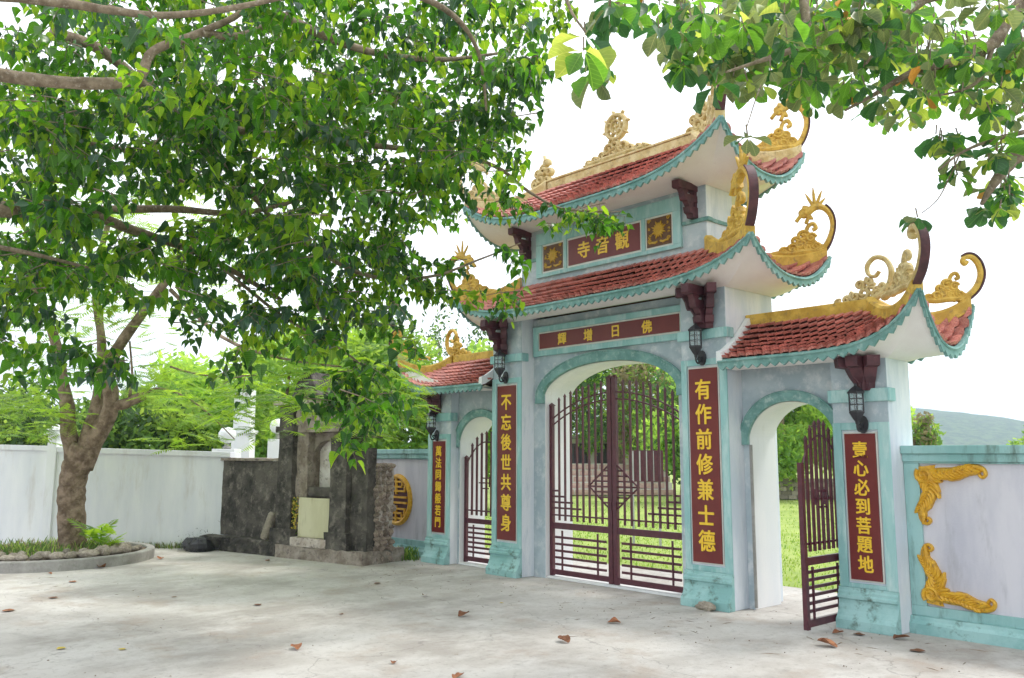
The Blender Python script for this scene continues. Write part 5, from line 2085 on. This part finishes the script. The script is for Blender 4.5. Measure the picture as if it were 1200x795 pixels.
bg_list = [
    (gp(-40, 24), 2.4, 2.4, 1.9, 2.2, 5200, BM, 'leafy bush beyond the white wall at its far left end'),
    (gp(60, 27), 2.0, 2.0, 1.2, 1.7, 3600, BM, 'low dark green bush beyond the white wall left of the planter trunk'),
    (gp(160, 23), 2.3, 2.0, 1.5, 2.0, 6200, BM, 'dense rounded bush beyond the white wall just right of the planter trunk'),
    (gp(235, 26), 2.2, 2.0, 2.2, 2.6, 6200, BL, 'bright green tree beyond the end of the white wall'),
    (gp(330, 24), 2.2, 2.2, 2.4, 3.0, 6500, BL, 'bright green tree standing behind the dark shrine tower'),
    (gp(440, 25), 2.4, 2.4, 2.4, 3.0, 8500, BL, 'bright green tree behind the medallion wall'),
    (gp(515, 27), 2.0, 2.0, 1.8, 2.4, 5500, BL, 'round pale green tree just left of the outer left pillar'),
]
for i, (c, rx, ry, rz, zc, cnt, mt, lab) in enumerate(bg_list):
    bg_tree(c, rx, ry, rz, zc, int(cnt * 2.0), mt, lab, seed=100 + i, clumps=34, leaf=.14, group='trees and bushes beyond the boundary walls')
# loose tall tree in the haze above the left side roof
bg_tree(gp(515, 34), 2.6, 2.6, 2.6, 5.0, 1500, ['bush_mid', 'bush_dark'], 'thin tall tree far behind the left side roof', seed=120, leaf=.12, clumps=14, group='trees and bushes beyond the boundary walls')
# behind the gate
inner_list = [
    (gp(585, 26), 2.2, 2.2, 2.4, 3.0, 5000, BL, 'bright tree seen through the left side arch'),
    (gp(665, 40), 3.0, 3.0, 3.2, 4.2, 7000, BM, 'leafy tree at the left in the main arch, behind the pink terrace'),
    (gp(725, 38), 3.0, 3.0, 3.0, 4.6, 9000, BM, 'tall green tree filling the middle of the main arch'),
    (gp(770, 36), 2.4, 2.4, 2.8, 4.0, 6500, ['bush_mid', 'bush_tan', 'bush_light'], 'tan-tinged tree at the right in the main arch'),
    (gp(800, 30), 2.0, 2.0, 2.2, 2.8, 4500, BM, 'shaded tree behind the right main pillar'),
    (gp(915, 33), 3.2, 3.0, 2.4, 3.1, 15000, BL, 'bright yellow-green tree filling the right side arch'),
    (gp(985, 35), 3.0, 3.0, 2.2, 3.0, 9000, BL, 'bright tree behind the open side gate'),
    (gp(1068, 30), 1.0, 1.0, 1.4, 1.9, 2200, ['bush_light', 'bush_mid', 'bush_tan'], 'yellow-green bush above the wall next to the outer right pillar'),
    (gp(1206, 40), 1.3, 1.3, 1.2, 1.8, 2200, BL, 'green bush above the wall at the far right edge'),
]
for i, (c, rx, ry, rz, zc, cnt, mt, lab) in enumerate(inner_list):
    bg_tree(c, rx, ry, rz, zc, cnt, mt, lab, seed=200 + i, leaf=.15, group='trees inside the temple grounds')

# low grey stone wall in the grounds, seen through the right arch
a0, a1 = at(845, 586, 32.0), at(1010, 586, 32.0)
a0.z = a1.z = 0
dr = (a1 - a0).normalized()
nn = V((dr.y, -dr.x, 0))
gw = thing('stone_wall', 'low grey stone block wall across the lawn behind the right side arch', 'wall', a0)
core = MB().obox(a0, dr, nn, Z, 0, (a1 - a0).length, -.25, -.03, 0, .70)
core.build('core', 'kerb_concrete', gw)
BK = []
for k in range(3):
    b_ = MB().obox(V((0, 0, 0)), X, Y, Z, -.5, .5, -.5, .5, -.5, .5)
    BK.append(b_.mesh('block', 'river_stone'))
q = random.Random(4)
zz = 0.0
r_ = 0
while zz < .66:
    h = .155
    u = -.2 * (r_ % 2)
    while u < (a1 - a0).length:
        wd_ = q.uniform(.28, .46)
        c_ = a0 + dr * (u + wd_ / 2) + nn * (-.02 + q.uniform(-.012, .012)) + Z * (zz + h / 2)
        mw = Matrix((dr * (wd_ * .94), nn * .10, Z * (h * .90))).transposed().to_4x4()
        mw.translation = c_
        inst('block', BK[0], mw, gw)
        u += wd_
    zz += h
    r_ += 1

# pink stepped terrace with a little white hall, far behind the main gate
ta, tb = at(640, 560, 35), at(790, 560, 35)
ta.z = tb.z = 0
td = (tb - ta).normalized()
tn = V((td.y, -td.x, 0))
tl = (tb - ta).length
te = thing('stepped_terrace', 'low pink block terrace rising in steps behind the main gate', 'terrace', ta)
for lvl in range(5):
    MB().obox(ta, td, tn, Z, 0, tl, -3.0, -.45 * lvl, .25 * lvl, .25 * (lvl + 1) - .002).build('step', 'far_wall', te)
    u = (lvl % 2) * .3
    while u < tl - .5:
        wd_ = .58
        c_ = ta + td * (u + wd_ / 2) + tn * (-.45 * lvl + .02) + Z * (.25 * lvl + .125)
        mw = Matrix((td * (wd_ * .90), tn * .06, Z * .20)).transposed().to_4x4()
        mw.translation = c_
        if 'PB' not in globals():
            PB = MB().obox(V((0, 0, 0)), X, Y, Z, -.5, .5, -.5, .5, -.5, .5).mesh('block', 'pink_block')
        inst('block', PB, mw, te)
        u += wd_
hc = at(690, 540, 39)
hall = thing('small_hall', 'small cream hall with dark barred windows far behind the main gate', 'building', (hc.x, hc.y, 0))
hb = V((hc.x, hc.y, 0))
MB().obox(hb, td, tn, Z, -1.4, 2.2, -2.5, 0, 0, 2.35).build('wall', 'far_wall', hall)
MB().obox(hb, td, tn, Z, -1.6, 2.4, -2.7, .25, 2.352, 2.50).build('roof', 'kerb_concrete', hall)
for u in (-1.1, .35):
    wn = MB().obox(hb, td, tn, Z, u, u + 1.05, .001, .05, 1.25, 2.15).build('window', 'dark_window', hall)
    br = MB()
    for k in range(6):
        br.obox(hb, td, tn, Z, u + .08 + k * .18, u + .11 + k * .18, .051, .075, 1.27, 2.13)
    br.build('window_bar', 'maroon_paint', wn)

# notice board
nbp = at(757, 545, 15.5)
nb0 = V((nbp.x, nbp.y, 0))
bo = thing('notice_board', 'maroon notice board with grey vertical stripes on two legs inside the gate', 'notice board', nb0)
MB().obox(nb0, RTF, FWF, Z, -.31, .31, -.02, .02, 1.14, 1.70).build('board', 'gate_paint', bo)
for k in range(5):
    MB().obox(nb0, RTF, FWF, Z, -.275 + k * .122, -.225 + k * .122, -.028, -.0205, 1.15, 1.69).build('stripe', 'grey_stripe', bo)
for u in (-.26, .22):
    MB().obox(nb0, RTF, FWF, Z, u, u + .04, .021, .055, 0, 1.6).build('leg', 'grey_stripe', bo)

# lawn behind the gate
def lawn_pt(q):
    while True:
        p = V((q.uniform(-14, 8), q.uniform(1.98, 24) if q.random() < .5 else q.uniform(1.98, 9), -.03))
        return p


grass('grass', ['grass_blade', 'grass_blade', 'grass_blade', 'feather_mid'], lawn_pt, 26000, .02, .06, 'bright lawn grass inside the temple grounds', random.Random(12), .012)

# ================================================================== HILL
hm = MB()
q = random.Random(6)
HN, HV = 60, 10
hc_ = at(1010, 534, 900)
P = []
for j in range(HV + 1):
    for i in range(HN + 1):
        u = -700 + 1600 * i / HN
        base = at(1010, 534, 900 + j * 40)
        prof_h = 60 * math.exp(-((u + 40) / 260) ** 2) + 36 * math.exp(-((u - 260) / 300) ** 2) + 30 * math.exp(-((u + 500) / 200) ** 2)
        z_ = prof_h * math.sin(math.pi * j / HV * .5 if j < HV else math.pi / 2) + q.uniform(-1.2, 1.2)
        P.append(V((base.x, base.y, 0)) + RTF * u + Z * max(-2, z_ + (-2 if j == 0 else 0)))
fs = []
for j in range(HV):
    for i in range(HN):
        a = j * (HN + 1) + i
        fs.append((a, a + 1, a + HN + 2, a + HN + 1))
hm.add(P, fs)
tag(hm.build('hill', 'hill_cover', smooth=True), kind='structure')

# ================================================================== FALLEN LEAVES
leaf_spots = [
    (544, 722, .13, 'curled brown leaf standing on the concrete in front of the left main gate leaf', 'b', 1),
    (347, 760, .13, 'reddish brown fallen leaf in the lower middle of the courtyard', 'b', 1),
    (302, 709, .10, 'flat pale brown leaf midway across the courtyard', 'b', 0),
    (660, 752, .14, 'thin dark curled leaf lying below the main gate', 'b', 1),
    (720, 730, .13, 'upturned brown leaf lying before the right leaf of the main gate', 'b', 1),
    (498, 699, .09, 'small dark curled leaf left of centre near the left side gate', 'b', 1),
    (442, 684, .10, 'flat reddish leaf on the concrete before the shrine plinth', 'b', 0),
    (118, 666, .16, 'pinkish dry leaf at the front of the planter kerb', 'b', 1),
    (188, 655, .13, 'orange dry leaf at the right end of the planter kerb', 'b', 1),
    (72, 760, .08, 'yellow leaf near the lower left corner', 'y', 0),
    (143, 761, .07, 'dull yellow leaf fragment right of the yellow one at lower left', 'y', 0),
    (62, 701, .10, 'flat brown leaf below the left part of the planter', 'b', 0),
    (10, 716, .13, 'long brown leaf at the left edge of the courtyard', 'b', 0),
    (85, 682, .12, 'slim brown leaf lying in front of the planter', 'b', 0),
    (58, 673, .07, 'small dark leaf close to the planter kerb front', 'b', 1),
    (204, 700, .06, 'tiny dark leaf left of the courtyard middle', 'b', 0),
    (313, 658, .10, 'dark leaf just in front of the shrine plinth', 'b', 1),
    (462, 777, .07, 'small dark leaf near the bottom edge', 'b', 1),
    (538, 794, .11, 'brown leaf half cut by the bottom edge', 'b', 1),
    (970, 757, .17, 'big torn brown leaf beside the open side gate', 'b', 1),
    (983, 743, .10, 'orange curled leaf touching the foot of the open side gate', 'b', 1),
    (1006, 744, .11, 'brown leaf against the base of the outer right pillar', 'b', 0),
    (1056, 749, .14, 'curled brown leaf at the right corner of the outer right pillar', 'b', 1),
    (1163, 750, .15, 'crumpled tan leaf against the foot of the right wall', 'b', 1),
    (1075, 763, .12, 'thin flat leaf lying in front of the right wall', 'b', 0),
    (588, 707, .05, 'tiny yellow leaf before the left main pillar', 'y', 0),
    (400, 720, .05, 'dark speck of a leaf in the middle left of the courtyard', 'b', 0),
]
q = random.Random(13)
for (px, py, sz, lab, kd, curl) in leaf_spots:
    d_ = at(px, py, 1) - CAM
    p = CAM + d_ * (-(CAM.z - .006) / d_.z)
    az = q.uniform(0, 6.28)
    lm_ = MB()
    dirl = V((math.cos(az), math.sin(az), 0))
    s = V((-math.sin(az), math.cos(az), 0))
    L_ = sz
    W_ = sz * .5
    nu, nv = 8, 4
    Pq = []
    cc = (.55 if curl else .15)
    bend = q.uniform(-.35, .35)
    tilt = q.uniform(.1, .5) if curl else .05
    ph = q.uniform(0, 6.28)
    for i in range(nu + 1):
        t = i / nu
        w_ = W_ * math.sin(math.pi * (.04 + .92 * t)) ** .7 * (1 - .3 * t) * (1 + .12 * math.sin(9 * t + ph))
        for j in range(nv + 1):
            v = -1 + 2 * j / nv
            zz = abs(v) ** 1.5 * w_ * .8 * cc * (1 + .6 * math.sin(5 * t + ph + v)) + tilt * L_ * t * .5 + q.uniform(0, .05) * L_ * .4
            Pq.append(p + dirl * (L_ * (t - .5)) + s * (v * w_ * (1 - .3 * cc) + bend * L_ * (t - .5) ** 2 * 2) + Z * (zz + .001))
    fs = []
    for i in range(nu):
        for j in range(nv):
            a = i * (nv + 1) + j
            fs.append((a, a + 1, a + nv + 2, a + nv + 1))
    lm_.add(Pq, fs)
    o = lm_.build('fallen_leaf', 'yellow_leaf' if kd == 'y' else 'brown_leaf', loc=(p.x, p.y, 0))
    tag(o, lab, 'leaf', 'dry leaves scattered on the concrete')

# ================================================================== HAZE
hz = MB().box(-1510, 1510, -1510, 1510, -1.2, 130)
ho = tag(hz.build('haze', 'haze_air' if False else 'soil'), kind='stuff')
hm_ = bpy.data.materials.new('haze_air')
hm_.use_nodes = True
t = hm_.node_tree
t.nodes.clear()
o_ = t.nodes.new('ShaderNodeOutputMaterial')
v_ = t.nodes.new('ShaderNodeVolumePrincipled')
v_.inputs['Color'].default_value = (0.70, 0.86, 1.0, 1)
v_.inputs['Density'].default_value = 0.00052
v_.inputs['Anisotropy'].default_value = 0.2
t.links.new(v_.outputs['Volume'], o_.inputs['Volume'])
ho.data.materials.clear()
ho.data.materials.append(hm_)
ho['label'] = 'thin pale haze lying over the whole valley'

# grit and broken twigs on the concrete
gr = MB()
q = random.Random(99)
for k in range(420):
    if q.random() < .4:
        p = V((q.uniform(-9, 6), q.uniform(-7, 1.8), .002))
    else:
        p = V((q.uniform(-3.5, 7), q.uniform(-1.6, .0), .002))
    a = q.uniform(0, 6.28)
    if q.random() < .2:
        l, w_ = q.uniform(.02, .09), .002
    else:
        l, w_ = q.uniform(.003, .010), q.uniform(.002, .006)
    d_ = V((math.cos(a), math.sin(a), 0))
    n_ = V((-d_.y, d_.x, 0))
    gr.add([p - d_ * l - n_ * w_, p + d_ * l - n_ * w_, p + d_ * l + n_ * w_, p - d_ * l + n_ * w_, p + Z * (w_ + .002)], [(0, 1, 4), (1, 2, 4), (2, 3, 4), (3, 0, 4)])
tag(gr.build('litter', 'bark'), 'fine grit and broken twigs lying on the concrete', 'litter', kind='stuff')
